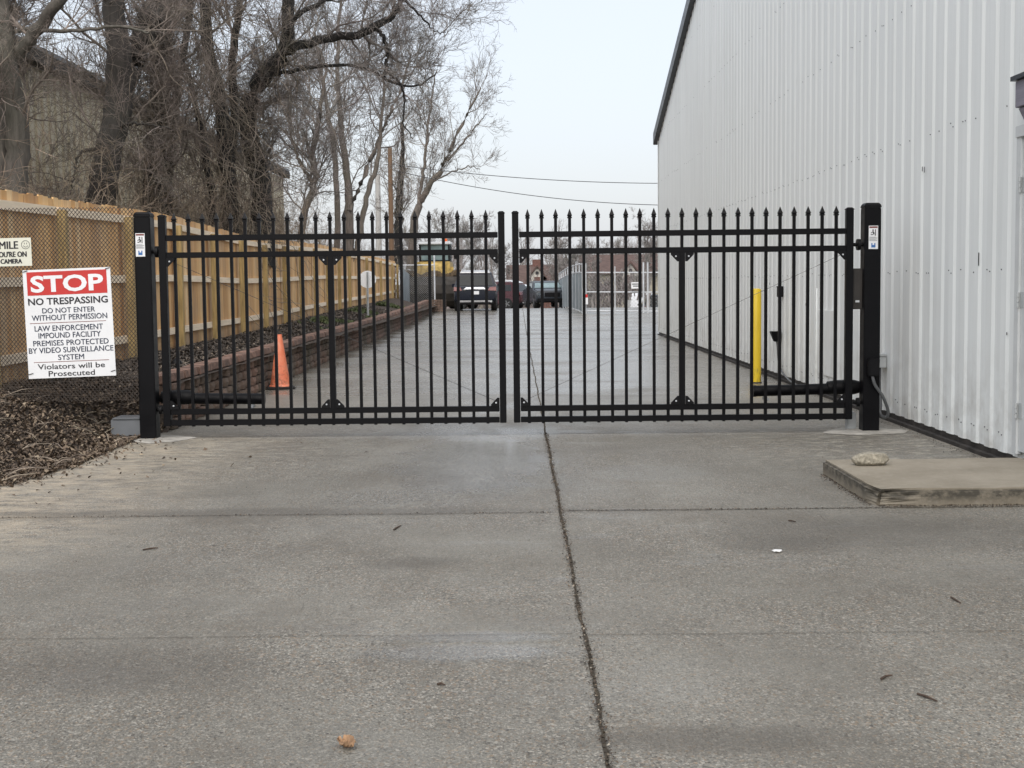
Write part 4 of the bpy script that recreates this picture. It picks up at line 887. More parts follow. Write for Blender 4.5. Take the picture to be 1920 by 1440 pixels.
tree('limbed_tree', 'black trunked tree with one long limb reaching out over the driveway', 27.5,
     [([(492, 500), (490, 400), (486, 330), (470, 260), (466, 195), (500, 135), (535, 98), (541, 20), (548, -90)], [.24, .22, .2, .185, .18, .17, .15, .12, .09], 0),
      ([(530, 100), (560, 86), (610, 72), (665, 66), (705, 48), (736, 30), (754, 0), (768, -40)], [.09, .085, .085, .08, .075, .06, .045, .03], -.8),
      ([(704, 50), (722, 74), (726, 105), (723, 135), (724, 152)], [.045, .04, .04, .035, .02], -.2), ([(724, 132), (748, 155), (760, 190), (755, 228), (775, 260)], [.028, .026, .022, .016, .01], 0),
      ([(512, 140), (560, 130), (620, 122), (690, 130), (750, 160), (790, 158), (818, 136)], [.04, .038, .034, .03, .025, .018, .01], .3), ([(541, 90), (548, 40), (600, 5), (660, -20)], [.06, .05, .045, .03], -1),
      ([(756, -5), (780, 20), (800, 42), (818, 60), (836, 62)], [.03, .024, .018, .012, .007], 0)], 'bark_black', 'twigs_grey', 25, n1=70, l1=(.95, 1.85), vines=110, t0=.2, n2=10, n3=7, n4=3, tw=.0034)
tree('slender_tree', 'slender bare tree behind the fence nearest the middle of the left leaf', 37,
     [([(562, 500), (566, 420), (590, 340), (586, 290), (600, 215), (612, 120)], [.10, .095, .085, .07, .05, .03], 0), ([(588, 345), (560, 300), (545, 250), (540, 180)], [.05, .045, .035, .02], .6)], 'bark_tan', 'twigs_grey', 26, n1=34, l1=(1.4, 3.2), n3=6, n4=3, tw=.0055)
tree('multi_stem_tree', 'tall bare tree with several stems left of the utility pole', 43,
     [([(655, 490), (656, 410), (652, 340), (640, 250), (632, 120), (640, 0)], [.16, .15, .12, .09, .06, .04], 0), ([(656, 395), (690, 310), (726, 225), (752, 165), (770, 100)], [.085, .075, .06, .04, .025], 1), ([(632, 490), (632, 380), (624, 270), (606, 160), (590, 60)], [.10, .09, .08, .06, .03], -1),
      ([(668, 480), (684, 380), (706, 310), (716, 220), (722, 130)], [.09, .085, .07, .05, .03], .6)], 'bark_tan', 'twigs_grey', 27, n1=38, l1=(1.8, 3.6), n2=7, n3=6, n4=3, trop=.08, tw=.006, t0=.3)
tree('ivy_stump_tree', 'short dark trunk thick with ivy stems beside the utility pole', 62,
     [([(748, 500), (747, 420), (750, 350), (756, 290), (752, 230)], [.22, .19, .15, .10, .05], 0)], 'bark_black', 'twigs_grey', 28, n1=18, l1=(1.2, 2.6), n2=6, n3=6, n4=2, tw=.007, vines=150)
tree('fan_shaped_tree', 'pale bare tree fanning out against the sky over the end of the fence', 66,
     [([(770, 505), (776, 430), (786, 385), (800, 355), (828, 318), (850, 268), (878, 210), (902, 165)], [.21, .19, .165, .14, .115, .09, .06, .03], 0), ([(784, 392), (792, 340), (800, 270), (808, 190), (820, 130)], [.09, .08, .065, .045, .02], .6), ([(836, 305), (868, 268), (890, 240), (912, 215)], [.05, .045, .035, .015], -.4),
      ([(812, 340), (850, 322), (880, 312), (900, 318)], [.045, .035, .025, .012], -.5)], 'bark_tan', 'twigs_grey', 29, n1=46, l1=(1.3, 2.6), n2=7, n3=5, n4=2, trop=.03, ang=(.35, .95), tw=.007, t0=.22, wob=.13)
rng = np.random.default_rng(77)
def far_tree(px, py0, py1, Y, label, seed, spread=1.0, n1=26):
    py1 = lerp(py1, py0, .20)
    h = [(px, py0), (px + 2, lerp(py0, py1, .35)), (px - 2, lerp(py0, py1, .7)), (px + 1, py1 + 4)]; H = (py0 - py1) * Y / FPX
    tree('far_tree', label, Y, [(h, [.022 * H + .05, .018 * H + .03, .012 * H, .004 * H + .01], 0)], 'far_twigs', 'far_twigs', seed, n1=n1, l1=(.22 * H * spread, .42 * H * spread), n2=7, n3=6, n4=3, trop=.10, tw=.010 * Y / 100 + .002, group='bare trees far beyond the parked cars', t0=.22)
far_tree(886, 575, 405, 96, 'bare far tree just above the dark blue car', 41, 1.0, 22)
far_tree(938, 575, 455, 110, 'bare far tree seen in the gap between the gate leaves', 42, 1.1)
far_tree(1075, 585, 468, 92, 'bare far tree behind the grey slatted fence', 43, 1.3, 30)
far_tree(1048, 580, 440, 112, 'bare far tree beside the brown roofed house', 44)
far_tree(1110, 585, 478, 80, 'bare tree behind the chain link fence, next to its corner post', 45, .8, 12)
far_tree(1214, 585, 398, 95, 'tall pale far tree beside the corner of the white building', 46, .8)
far_tree(1168, 580, 452, 150, 'bare far tree on the hill above the big brown roof', 47, 1.2)
far_tree(1128, 580, 458, 155, 'small bare far tree on the hill above the slatted fence', 48, 1.2)
far_tree(832, 560, 395, 84, 'bare tree rising behind the yellow loader', 49, 1.0, 20)
far_tree(770, 560, 420, 80, 'bare tree behind the chain link panel at the fence end', 50, 1.1, 22)
# undergrowth behind the fence
def brush(n, seed, ybox, xoff, h, name, label):
    global rng
    rng = np.random.default_rng(seed); y = rng.uniform(*ybox, n); x = np.array([fx(q) for q in y]) - rng.uniform(*xoff, n); S = np.stack([x, y, np.full(n, .45)], 1)
    d = np.stack([rng.normal(0, .28, n), rng.normal(0, .28, n), np.ones(n)], 1); L = rng.uniform(h[0], h[1], n) ; cp = []
    P, r = grow(S, d, L, 12, rng.uniform(.004, .010, n), .2, .02, .35); cp.append(tubes(P, r, 4))
    s, d, ln, rr_ = kids(P, r, 9, .15, (.4, 1.3), (.2, .5), .6, L); P2, r2 = grow(s, d, ln, 7, np.maximum(rr_, .004), .26, -.02, .4); cp.append(tubes(P2, r2, 3))
    s, d, ln, rr_ = kids(P2, r2, 5, .1, (.4, 1.2), (.25, .6), .7, ln); P3, r3 = grow(s, d, ln, 4, np.maximum(rr_, .0035), .26, 0, .5); cp.append(tubes(P3, r3, 3))
    V, F = join(cp); V[:, 0] = np.minimum(V[:, 0], np.interp(V[:, 1], [5, 19, 25, 36, 59], [-4.7, -4.72, -4.85, -5.02, -5.1]) - .13 + 0 * V[:, 0])
    props(link(name, np_mesh(name, V, F, M['brush'])), label, 'undergrowth', kind='stuff')
brush(260, 61, (13, 36), (.5, 4.3), (1.4, 3.3), 'undergrowth', 'tangled dry brush filling the space behind the wooden fence')
brush(150, 62, (22, 32), (.4, 2.6), (2.0, 4.2), 'undergrowth', 'thick brown thicket at the foot of the vine covered trees')
brush(230, 64, (22, 48), (1.6, 4.3), (2.4, 5.0), 'undergrowth', 'taller brown brush standing against the beige building wall')
brush(120, 63, (36, 58), (.4, 4.5), (1.6, 3.8), 'undergrowth', 'low bare scrub behind the far half of the wooden fence')
# ------------------------------------------------------------------ beige building behind the trees
TX = -9.6; TY0, TY1 = 14.0, 56.5
tb = thing('beige_building', 'beige ribbed metal building with dark eaves behind the bare trees', 'building', (TX, 35, 0))
pr = []; y = TY0
while y < TY1:
    pr += [(y, TX), (y + .2, TX), (y + .24, TX - .04), (y + .36, TX - .04)]; y += .4
V = []
for yy, xx in pr: V += [(xx, yy, .3), (xx, yy, 5.75)]
mb = MB().add(V, [(2 * i, 2 * i + 1, 2 * i + 3, 2 * i + 2) for i in range(len(pr) - 1)])
yl = pr[-1][0]; mb.b2((TX - 14, yl - .02, .3), (TX - .05, yl, 5.75)).b2((TX - 14, TY0, .3), (TX - .05, TY0 + .02, 5.75)); mb.build('wall', 'tan_siding', tb)
MB().b2((TX - .02, TY0 - .2, 5.76), (TX + .22, yl + .25, 6.02)).build('eave_trim', 'base_dark', tb, bevel=.02)
MB().hexa([(TX - 14, TY0 - .2, 8.6), (TX + .2, TY0 - .2, 6.03), (TX + .2, yl + .25, 6.03), (TX - 14, yl + .25, 8.6), (TX - 14, TY0 - .2, 8.72), (TX + .2, TY0 - .2, 6.12), (TX + .2, yl + .25, 6.12), (TX - 14, yl + .25, 8.72)]).build('roof', 'roof_grey', tb)
# ------------------------------------------------------------------ poles and wires
def pole(px, ytop, Y, r, m_, name, label, arm):
    t = at(px, ytop, Y); root = thing(name, label, 'utility pole', (t.x, Y, 0))
    MB().tube([(t.x, Y, -.3), (t.x, Y, t.z)], [r * 1.15, r * .85], 12).build('shaft', m_, root, smooth=40)
    if arm: MB().b2((t.x - .5, Y - .05, t.z - .4), (t.x + .5, Y + .05, t.z - .3)).build('cross_arm', m_, root)
    MB().lathe((t.x, Y, t.z), [(r * .9, 0), (r * .5, .05)], 10).build('cap', 'galv_dull', root)
    return t
p1 = pole(731, 277, 60, .11, 'utility_wood', 'utility_pole', 'brown wooden utility pole standing among the bare trees', False)
p2 = pole(708, 328, 70, .15, 'pale_pole', 'utility_pole', 'pale grey pole between the multi stem tree and the brown pole', False)
for (ya, yb_, lab) in ((308, 338, 'upper thin power line crossing the open sky'), (318, 375, 'lower sagging power line crossing the open sky')):
    a = at(733, ya, 60); b = at(1330, yb_ + (yb_ - ya) * .17, 60); pts = []
    for k in range(25):
        t = k / 24; p = a.lerp(b, t); p.z -= .45 * 4 * t * (1 - t) * (.6 if ya < 310 else 1); pts.append(p)
    props(MB().tube(pts, .016, 5).build('power_line', 'wire'), lab, 'power line', 'power lines across the sky')
# ------------------------------------------------------------------ chain link fences
def chain(mb, a, b, z0a, z1a, z0b, z1b, cell, r):
    a, b = Vector(a), Vector(b); L = (b - a).length; H = z1a - z0a; n = int((L + H) / cell)
    for i in range(n):
        for sgn in (1, -1):
            u0 = i * cell - H; pts = []
            for t in (0, 1):
                u = u0 + H * t; v = t if sgn == 1 else 1 - t; pts.append((u, v))
            (ua, va), (ub, vb) = pts; q = []
            if ub <= 0 or ua >= L: continue
            for lim in (0, L):
                pass
            if ua < 0: va += (vb - va) * (0 - ua) / (ub - ua); ua = 0
            if ub > L: vb = va + (vb - va) * (L - ua) / (ub - ua); ub = L
            for u, v in ((ua, va), (ub, vb)):
                p = a.lerp(b, u / L); z = lerp(lerp(z0a, z0b, u / L), lerp(z1a, z1b, u / L), v); q.append((p.x, p.y, z))
            mb.tube(q, r, 3, False)
    return mb
# short section at the end of the wooden fence
Yc = 57.5; a, b = at(753, 540, Yc), at(815, 540, Yc); zt = at(785, 497, Yc).z
cf = thing('chain_link_fence', 'short chain link panel between the wooden fence end and the loader', 'fence', (b.x, Yc, .2))
chain(MB(), (a.x, Yc, 0), (b.x, Yc, 0), .45, zt, .45, zt, .09, .004).build('wire_mesh', 'galv_dull', cf)
MB().tube([(a.x, Yc, zt), (b.x, Yc, zt)], .024, 8).build('top_rail', 'galv', cf)
for q in (a, b): MB().tube([(q.x, Yc, .1), (q.x, Yc, zt + (.35 if q is b else .08))], .035, 8).lathe((q.x, Yc, zt + (.35 if q is b else .08)), [(.04, 0), (.03, .04), (.01, .05)], 8).build('post', 'galv', cf)
a2 = at(751, 540, 57.2); c2 = at(768, 540, 60)
MB().hexa([(a2.x, 57.2, .5), (a2.x + .02, 57.2, .5), (c2.x, 60, .5), (c2.x - .02, 60, .5), (a2.x, 57.2, 2.05), (a2.x + .02, 57.2, 2.05), (c2.x, 60, 1.75), (c2.x - .02, 60, 1.75)]).build('slat_panel', 'slat', cf)
# slatted fence on the right of the cars
A, B = Vector((2.52, 52, 0)), Vector((2.30, 74, 0)); H = 1.88
sf = thing('slatted_fence', 'grey slatted chain link fence receding beside the parked cars', 'fence', (A.x, A.y, gz(52)))
mb = MB(); n = 190
for k in range(n):
    t0_, t1_ = k / n, (k + .86) / n; p, q = A.lerp(B, t0_), A.lerp(B, t1_); z0, z1 = gz(p.y) + .06, gz(p.y) + 1.52
    mb.hexa([(p.x - .012, p.y, z0), (p.x + .012, p.y, z0), (q.x + .012, q.y, z0), (q.x - .012, q.y, z0), (p.x - .012, p.y, z1), (p.x + .012, p.y, z1), (q.x + .012, q.y, z1), (q.x - .012, q.y, z1)])
mb.build('slats', 'slat', sf)
for zz in (1.56, 1.88): MB().tube([(A.x, A.y + 22 * t / 12, gz(A.y + 22 * t / 12) + zz) if False else (lerp(A.x, B.x, t / 12), lerp(A.y, B.y, t / 12), gz(lerp(A.y, B.y, t / 12)) + zz) for t in range(13)], .024, 8).build('rail', 'galv', sf)
for k in range(10):
    p = A.lerp(B, k / 9); MB().tube([(p.x, p.y, gz(p.y) - .1), (p.x, p.y, gz(p.y) + 1.93)], .03 if k else .05, 8).build('post', 'galv', sf)
# chain link across, behind the corner of the white building
D0, D1 = Vector((2.62, 52, 0)), Vector((9.5, 50.6, 0)); z0 = gz(52)
rf = thing('chain_link_fence', 'open chain link fence with bare rails beside the corner of the white building', 'fence', (D0.x, D0.y, z0))
chain(MB(), D0, D1, z0 + .08, z0 + 1.56, z0 + .0, z0 + 1.48, .14, .0035).build('wire_mesh', 'galv_dull', rf)
for zz in (.1, .82, 1.56): MB().tube([(D0.x, D0.y, z0 + zz), (D1.x, D1.y, z0 + zz - .08)], .026, 8).build('rail', 'galv', rf)
for x in (2.62, 3.72, 4.78, 4.94, 6.2, 7.4, 8.6):
    t = (x - D0.x) / (D1.x - D0.x); p = D0.lerp(D1, t); MB().tube([(p.x, p.y - .04, z0 - .1), (p.x, p.y - .04, z0 + (1.92 if x != 3.72 else 1.78))], .034 if x in (2.62, 4.78, 4.94) else .024, 8).build('post', 'galv', rf)
q = at(1192, 535, 51.4); o = thing('fence_notice', 'small white notice with two printed lines hung on the chain link fence', 'sign', (q.x, 51.4, q.z))
MB().b2((q.x - .17, 51.39, q.z - .12), (q.x + .17, 51.40, q.z + .12)).build('board', 'white', o)
MB().b2((q.x - .14, 51.386, q.z + .03), (q.x + .14, 51.389, q.z + .065)).b2((q.x - .11, 51.386, q.z - .045), (q.x + .11, 51.389, q.z - .01)).build('print_lines', 'ink', o)
q = at(1100, 565, 51.3); o = thing('fence_notice', 'narrow white and red notice low on the fence by its corner post', 'sign', (q.x, 51.3, q.z))
MB().b2((q.x - .07, 51.7, q.z - .12), (q.x + .07, 51.71, q.z + .14)).build('board', 'white', o); MB().b2((q.x - .07, 51.69, q.z + .142), (q.x + .06, 51.71, q.z + .26)).build('red_plate', 'red', o)
# ------------------------------------------------------------------ vehicles
def shell(outline, wf, name, m_, root, bevel=.05):
    V = [(-wf(y, z), y, z) for y, z in outline] + [(wf(y, z), y, z) for y, z in outline]; n = len(outline)
    F = [tuple(range(n))[::-1], tuple(range(n, 2 * n))] + [(i, (i + 1) % n, n + (i + 1) % n, n + i) for i in range(n)]
    return MB().add(V, F).build(name, m_, root, smooth=35, bevel=bevel)
def wheel(root, x, y, r, wd, rim='rim'):
    o = MB().lathe((x, y, r), [(r * .6, -wd / 2), (r * .93, -wd / 2), (r, -wd * .35), (r, wd * .35), (r * .93, wd / 2), (r * .6, wd / 2)], 24, 'X').build('wheel', 'tyre', root, smooth=35)
    s = 1 if x > 0 else -1; mb = MB().lathe((x + s * (wd / 2 - .03), y, r), [(r * .62, -.02), (r * .62, .022), (r * .5, .012), (r * .15, .02), (r * .12, .028)], 20, 'X')
    for k in range(5):
        a = 2 * math.pi * k / 5; mb.beam((x + s * (wd / 2 - .012), y, r), (x + s * (wd / 2 - .012), y + r * .56 * math.cos(a), r + r * .56 * math.sin(a)), .03, .05)
    mb.build('rim', rim, o)
def side_glass(root, outline, w_, m_='glass'):
    for s in (-1, 1): MB().poly([(s * w_(y, z), y, z) for y, z in outline], (s * .012, 0, 0)).build('side_window', m_, root)
# local axes: y forward, rear at y=0
def suv(loc, rot, paint, roofm, label, cat, Wd=1.80, Hh=1.70, L=4.6, details=True):
    root = thing('parked_car', label, cat, loc, 'vehicles parked on the lot beyond the gate', rot, local=True); hw = Wd / 2
    def wf(y, z):
        if z > .98: return hw * (1 - .27 * (z - .98) / (Hh - .98))
        return hw * (.955 if z < .5 else 1.0)
    out_ = [(.02, .42), (0, .62), (.03, .95), (.10, 1.02), (.38, Hh - .12), (.62, Hh - .02), (1.4, Hh), (2.3, Hh - .04), (3.2, 1.08), (4.2, .98), (L - .02, .80), (L, .45), (L - .12, .30), (.14, .30)]
    shell(out_, wf, 'body', paint, root, .06)
    rb = MB()
    rw_ = wf(0, Hh - .05) - .05; rb.hexa([(-rw_ + .02, .66, Hh - .012), (rw_ - .02, .66, Hh - .012), (rw_ - .06, 2.25, Hh - .03), (-rw_ + .06, 2.25, Hh - .03), (-rw_ + .06, .72, Hh + .03), (rw_ - .06, .72, Hh + .03), (rw_ - .1, 2.2, Hh + .02), (-rw_ + .1, 2.2, Hh + .02)])
    rb.hexa([(-rw_, .40, Hh - .10), (rw_, .40, Hh - .10), (rw_ - .02, .70, Hh - .01), (-rw_ + .02, .70, Hh - .01), (-rw_, .42, Hh - .06), (rw_, .42, Hh - .06), (rw_ - .02, .70, Hh + .03), (-rw_ + .02, .70, Hh + .03)])
    rb.build('roof', roofm, root, bevel=.012)
    for s in (-1, 1): MB().tube([(s * (rw_ - .05), .7, Hh + .05), (s * (rw_ - .03), 1.5, Hh + .07), (s * (rw_ - .06), 2.2, Hh + .04)], .018, 8).build('roof_rail', roofm, root)
    def slant(z): return .10 + (.38 - .10) * (z - 1.02) / (Hh - .12 - 1.02)
    za, zb = 1.07, Hh - .19; MB().poly([(-wf(0, za) + .10, slant(za) - .012, za), (wf(0, za) - .10, slant(za) - .012, za), (wf(0, zb) - .09, slant(zb) - .012, zb), (-wf(0, zb) + .09, slant(zb) - .012, zb)], (0, .02, 0)).build('rear_window', 'glass', root)
    side_glass(root, [(.55, 1.08), (.62, Hh - .20), (2.2, Hh - .17), (2.95, 1.08)], wf)
    for s in (-1, 1):
        MB().hexa([(s * (hw - .36), -.005, .86), (s * (hw + .004), .0, .84), (s * (hw + .004), .30, .90), (s * (hw - .30), .12, .9), (s * (hw - .30), .045, 1.0), (s * (hw - .01), .07, 1.02), (s * (hw - .01), .36, 1.03), (s * (hw - .2), .16, 1.02)]).build('tail_light', 'tail_red', root, bevel=.01)
        MB().box((s * (hw + .12), 3.0, 1.08), (.20, .10, .16)).build('mirror', paint, root, bevel=.03)
        wheel(root, s * (hw - .12), .82, .35, .24); wheel(root, s * (hw - .12), L - .9, .35, .24)
    MB().b2((-.17, -.012, .70), (.17, .004, .84)).build('number_plate', 'white', root)
    MB().b2((-hw + .09, -.035, .27), (hw - .09, .12, .42)).build('rear_bumper', 'black_rough', root, bevel=.03)
    MB().b2((-hw + .25, -.05, .37), (hw - .25, -.02, .45)).build('bumper_trim', 'silver_plastic', root, bevel=.012)
    if details:
        g = MB(); g.hexa([(-.48, -.03, .92), (.48, -.03, .92), (.48, .06, .92), (-.48, .06, .92), (-.36, -.02, 1.0), (.36, -.02, 1.0), (.36, .07, 1.0), (-.36, .07, 1.0)])
        g.b2((-.52, -.026, .875), (-.40, .05, .93)).b2((.40, -.026, .875), (.52, .05, .93)); g.build('chrome_bar', 'chrome', root, bevel=.008)
        e = MB(); zc = .955
        for a in (90, 210, 330):
            ca, sa = math.cos(R(a)), math.sin(R(a)); r1 = .028; r2 = .056; pa = R(a)
            e.poly([(0, -.04, zc), (r1 * 1.0 * math.cos(pa + R(30)), -.04, zc + r1 * math.sin(pa + R(30))), (r2 * .86 * ca, -.04, zc + r2 * .86 * sa), (r1 * math.cos(pa - R(30)), -.04, zc + r1 * math.sin(pa - R(30)))], (0, .008, 0))
        e.build('emblem', 'chrome', root)
        MB().text('1827', -.11, .11, .735, .80, -.0135, .02).build('plate_digits', 'conduit', root) if False else None
        MB().tube([(0, .75, Hh + .02), (0, .70, Hh + .10)], .012, 6).build('antenna', 'black_rough', root)
        MB().tube([(-.42, .335, 1.10), (.25, .345, 1.13)], .012, 6).build('wiper', 'black_rough', root) if False else None
        for s in (-1, 1): MB().lathe((s * (hw - .22), -.032, .40), [(.05, 0), (.045, -.015)], 12, 'Y').build('reflector_lamp', 'light_grey_box', root)
    return root
q = at(891, 581, 57.5); suv((q.x, 57.5, gz(57.5)), R(0), 'navy_paint', 'silver', 'dark navy crossover with pale roof seen from behind, nearest parked vehicle', 'car')
q = at(962, 577, 79); suv((q.x + .75, 78, gz(79) - .02), R(68), 'maroon', 'white_paint', 'maroon wagon with pale roof side on beside the navy crossover', 'car', Wd=1.78, Hh=1.62, L=4.6, details=False)
def front_car(loc, rot, paint, label, cat, Wd=1.9, Hh=1.55, grille='black_rough'):
    root = thing('parked_car', label, cat, loc, 'vehicles parked on the lot beyond the gate', rot, local=True); hw = Wd / 2
    def wf(y, z): return hw * (1 - .22 * max(0, z - .95) / (Hh - .95)) if z > .95 else hw
    shell([(0, .35), (.0, .75), (.08, .92), (1.2, 1.02), (1.9, Hh - .05), (2.3, Hh), (3.4, Hh), (3.9, 1.0), (4.8, .98), (4.9, .4), (4.7, .3), (.2, .3)], wf, 'body', paint, root, .06)
    def sl(z): return 1.2 + .7 * (z - 1.02) / (Hh - .05 - 1.02)
    MB().poly([(-wf(0, 1.06) + .08, sl(1.06) - .015, 1.06), (wf(0, 1.06) - .08, sl(1.06) - .015, 1.06), (wf(0, Hh - .1) - .07, sl(Hh - .1) - .015, Hh - .1), (-wf(0, Hh - .1) + .07, sl(Hh - .1) - .015, Hh - .1)], (0, .02, 0)).build('windshield', 'glass_pale', root)
    side_glass(root, [(1.55, 1.06), (2.05, Hh - .12), (3.3, Hh - .12), (3.6, 1.06)], wf)
    MB().b2((-hw + .45, -.02, .60), (hw - .45, .02, .82)).build('grille', grille, root, bevel=.01)
    MB().b2((-hw + .05, -.06, .34), (hw - .05, .1, .52)).build('front_bumper', 'black_rough', root, bevel=.03)
    for s in (-1, 1):
        MB().b2((s * (hw - .04), -.015, .66), (s * (hw - .38), .12, .82)).build('headlight', 'chrome', root, bevel=.02)
        MB().box((s * (hw + .12), 1.6, 1.08), (.2, .1, .16)).build('mirror', paint, root, bevel=.03); wheel(root, s * (hw - .12), .9, .36, .24); wheel(root, s * (hw - .12), 3.9, .36, .24)
    return root
q = at(1036, 580, 70); front_car((q.x, 70, gz(70)), R(8), 'slate_paint', 'dark slate pickup facing the gate beside the slatted fence', 'pickup', 1.7, 1.42)
q = at(998, 575, 84); front_car((q.x, 84, gz(84)), R(25), 'white_paint', 'white car half hidden behind the dark slate pickup', 'car', 1.8, 1.5)
q = at(1208, 560, 95); suv((q.x + .92, 95, gz(95)), R(0), 'slate_paint', 'slate_paint', 'dark wagon beside the white van behind the chain link fence', 'car', Hh=1.8, details=False)
# white van seen from behind
q = at(1204, 560, 105); vx = q.x; o = thing('parked_van', 'white van behind the chain link fence below the small notice', 'van', (vx, 105, gz(105)), 'vehicles parked on the lot beyond the gate', 0, local=True)
o.scale = (1.5, 1.5, 1.86)
def wv_(y, z): return .46 * (1 - .08 * max(0, z - 1.0))
shell([(0, .22), (0, 1.0), (.06, 1.32), (.3, 1.40), (2.6, 1.38), (3.1, .9), (3.6, .8), (3.65, .25)], lambda y, z: .62 * (1 - .10 * max(0, z - .8)), 'body', 'white_paint', o, .05)
MB().poly([(-.5, .004, .82), (.5, .004, .82), (.46, .055, 1.22), (-.46, .055, 1.22)], (0, .01, 0)).build('rear_window', 'glass', o); MB().b2((-.55, -.05, .20), (.55, .06, .34)).build('bumper', 'black_rough', o, bevel=.02)
for s in (-1, 1):
    MB().b2((s * .50, -.01, .50), (s * .60, .02, .78)).build('tail_light', 'tail_red', o); wheel(o, s * .50, .7, .26, .18); wheel(o, s * .50, 2.9, .26, .18)
MB().b2((-.16, -.012, .42), (.16, -.001, .54)).build('number_plate', 'white', o)
# yellow loader
q = at(812, 572, 64); lx = q.x; ld = thing('wheel_loader', 'yellow wheel loader with a wide dirty bucket raised behind the navy crossover', 'loader', (lx, 64, gz(64)), None, 0, local=True)
mb = MB(); n = 8
prof = [(-.9 + .55, 1.62), (-.95, 1.50), (-1.12, 1.15), (-1.15, .75), (-1.0, .40), (-.72, .18), (-.35, .12)]
V = []; F = []
for xx in (-1.35, 1.35):
    for (yy, zz) in prof: V.append((xx, yy, zz))
    for (yy, zz) in prof: V.append((xx * .985, yy + .06, zz + .02))
k = len(prof)
for i in range(k - 1): F += [(i, i + 1, 2 * k + i + 1, 2 * k + i), (k + i, 3 * k + i, 3 * k + i + 1, k + i + 1), (i, k + i, k + i + 1, i + 1), (2 * k + i, 2 * k + i + 1, 3 * k + i + 1, 3 * k + i)]
F += [(0, 2 * k, 3 * k, k), (k - 1, 2 * k - 1, 4 * k - 1, 3 * k - 1)]
mb.add(V, F)
for xx in (-1.36, 1.36): mb.poly([(xx, yy, zz) for yy, zz in prof] + [(xx, -.2, .9)], (.03 if xx > 0 else -.03, 0, 0))
bk = mb.build('bucket', 'bucket', ld)
mb = MB(); nx = 22
for i in range(nx):
    for j in range(5):
        mb.box((-1.3 + 2.6 * i / (nx - 1) + random.uniform(-.04, .04), -.75 + .14 * j, 1.38 + .10 * random.random() + (.16 if j < 3 else .05) * (1 + .6 * math.sin(i * .7))), (.2, .2, .22), rz=random.random() * 3)
mb.build('dirt_load', 'dirt', bk, bevel=.03)
MB().b2((-.78, .8, .7), (.78, 3.6, 2.25)).hexa([(-.55, .45, .9), (.55, .45, .9), (.62, .8, .9), (-.62, .8, .9), (-.5, .5, 2.0), (.5, .5, 2.0), (.62, .8, 2.2), (-.62, .8, 2.2)]).build('hood', 'machine_yellow', ld, bevel=.03)
for s in (-1, 1):
    MB().beam((s * .80, 1.5, 1.5), (s * .80, -.45, .75), .16, .28).b2((s * .70, 1.2, .9), (s * .92, 1.75, 2.0)).build('lift_arm', 'machine_yellow', ld, bevel=.02)
    wheel(ld, s * .95, .95, .62, .45, 'machine_yellow'); wheel(ld, s * .95, 3.2, .70, .5, 'machine_yellow')
    MB().beam((s * .80, 1.4, 1.7), (s * .80, -.2, 1.15), .09, .09).build('ram', 'chrome', ld)
    MB().box((s * 1.02, 1.9, 2.55), (.2, .07, .34)).beam((s * .75, 2.0, 2.7), (s * 1.02, 1.9, 2.6), .03, .03).build('mirror', 'black_rough', ld, bevel=.02)
cb = MB()
for xx in (-.70, .70):
    for yy in (1.75, 3.2): cb.b2((xx - .045, yy - .05, 2.255), (xx + .045, yy + .05, 3.08))
cb.b2((-.74, 1.68, 2.252), (.74, 3.3, 2.33)).build('cab_frame', 'black_rough', ld)
MB().b2((-.80, 1.6, 3.08), (.80, 3.35, 3.22)).build('cab_roof', 'white_paint', ld, bevel=.03)
MB().b2((-.655, 1.74, 2.33), (.655, 1.76, 3.08)).build('windshield', 'glass_pale', ld); MB().b2((-.655, 3.19, 2.33), (.655, 3.21, 3.08)).build('rear_glass', 'glass_pale', ld)
for s in (-1, 1): MB().b2((s * .69, 1.81, 2.33), (s * .71, 3.14, 3.08)).build('side_glass', 'glass_pale', ld)
MB().lathe((.55, 1.85, 3.22), [(.07, 0), (.07, .10), (.03, .14)], 12).build('beacon', 'orange_light', ld)
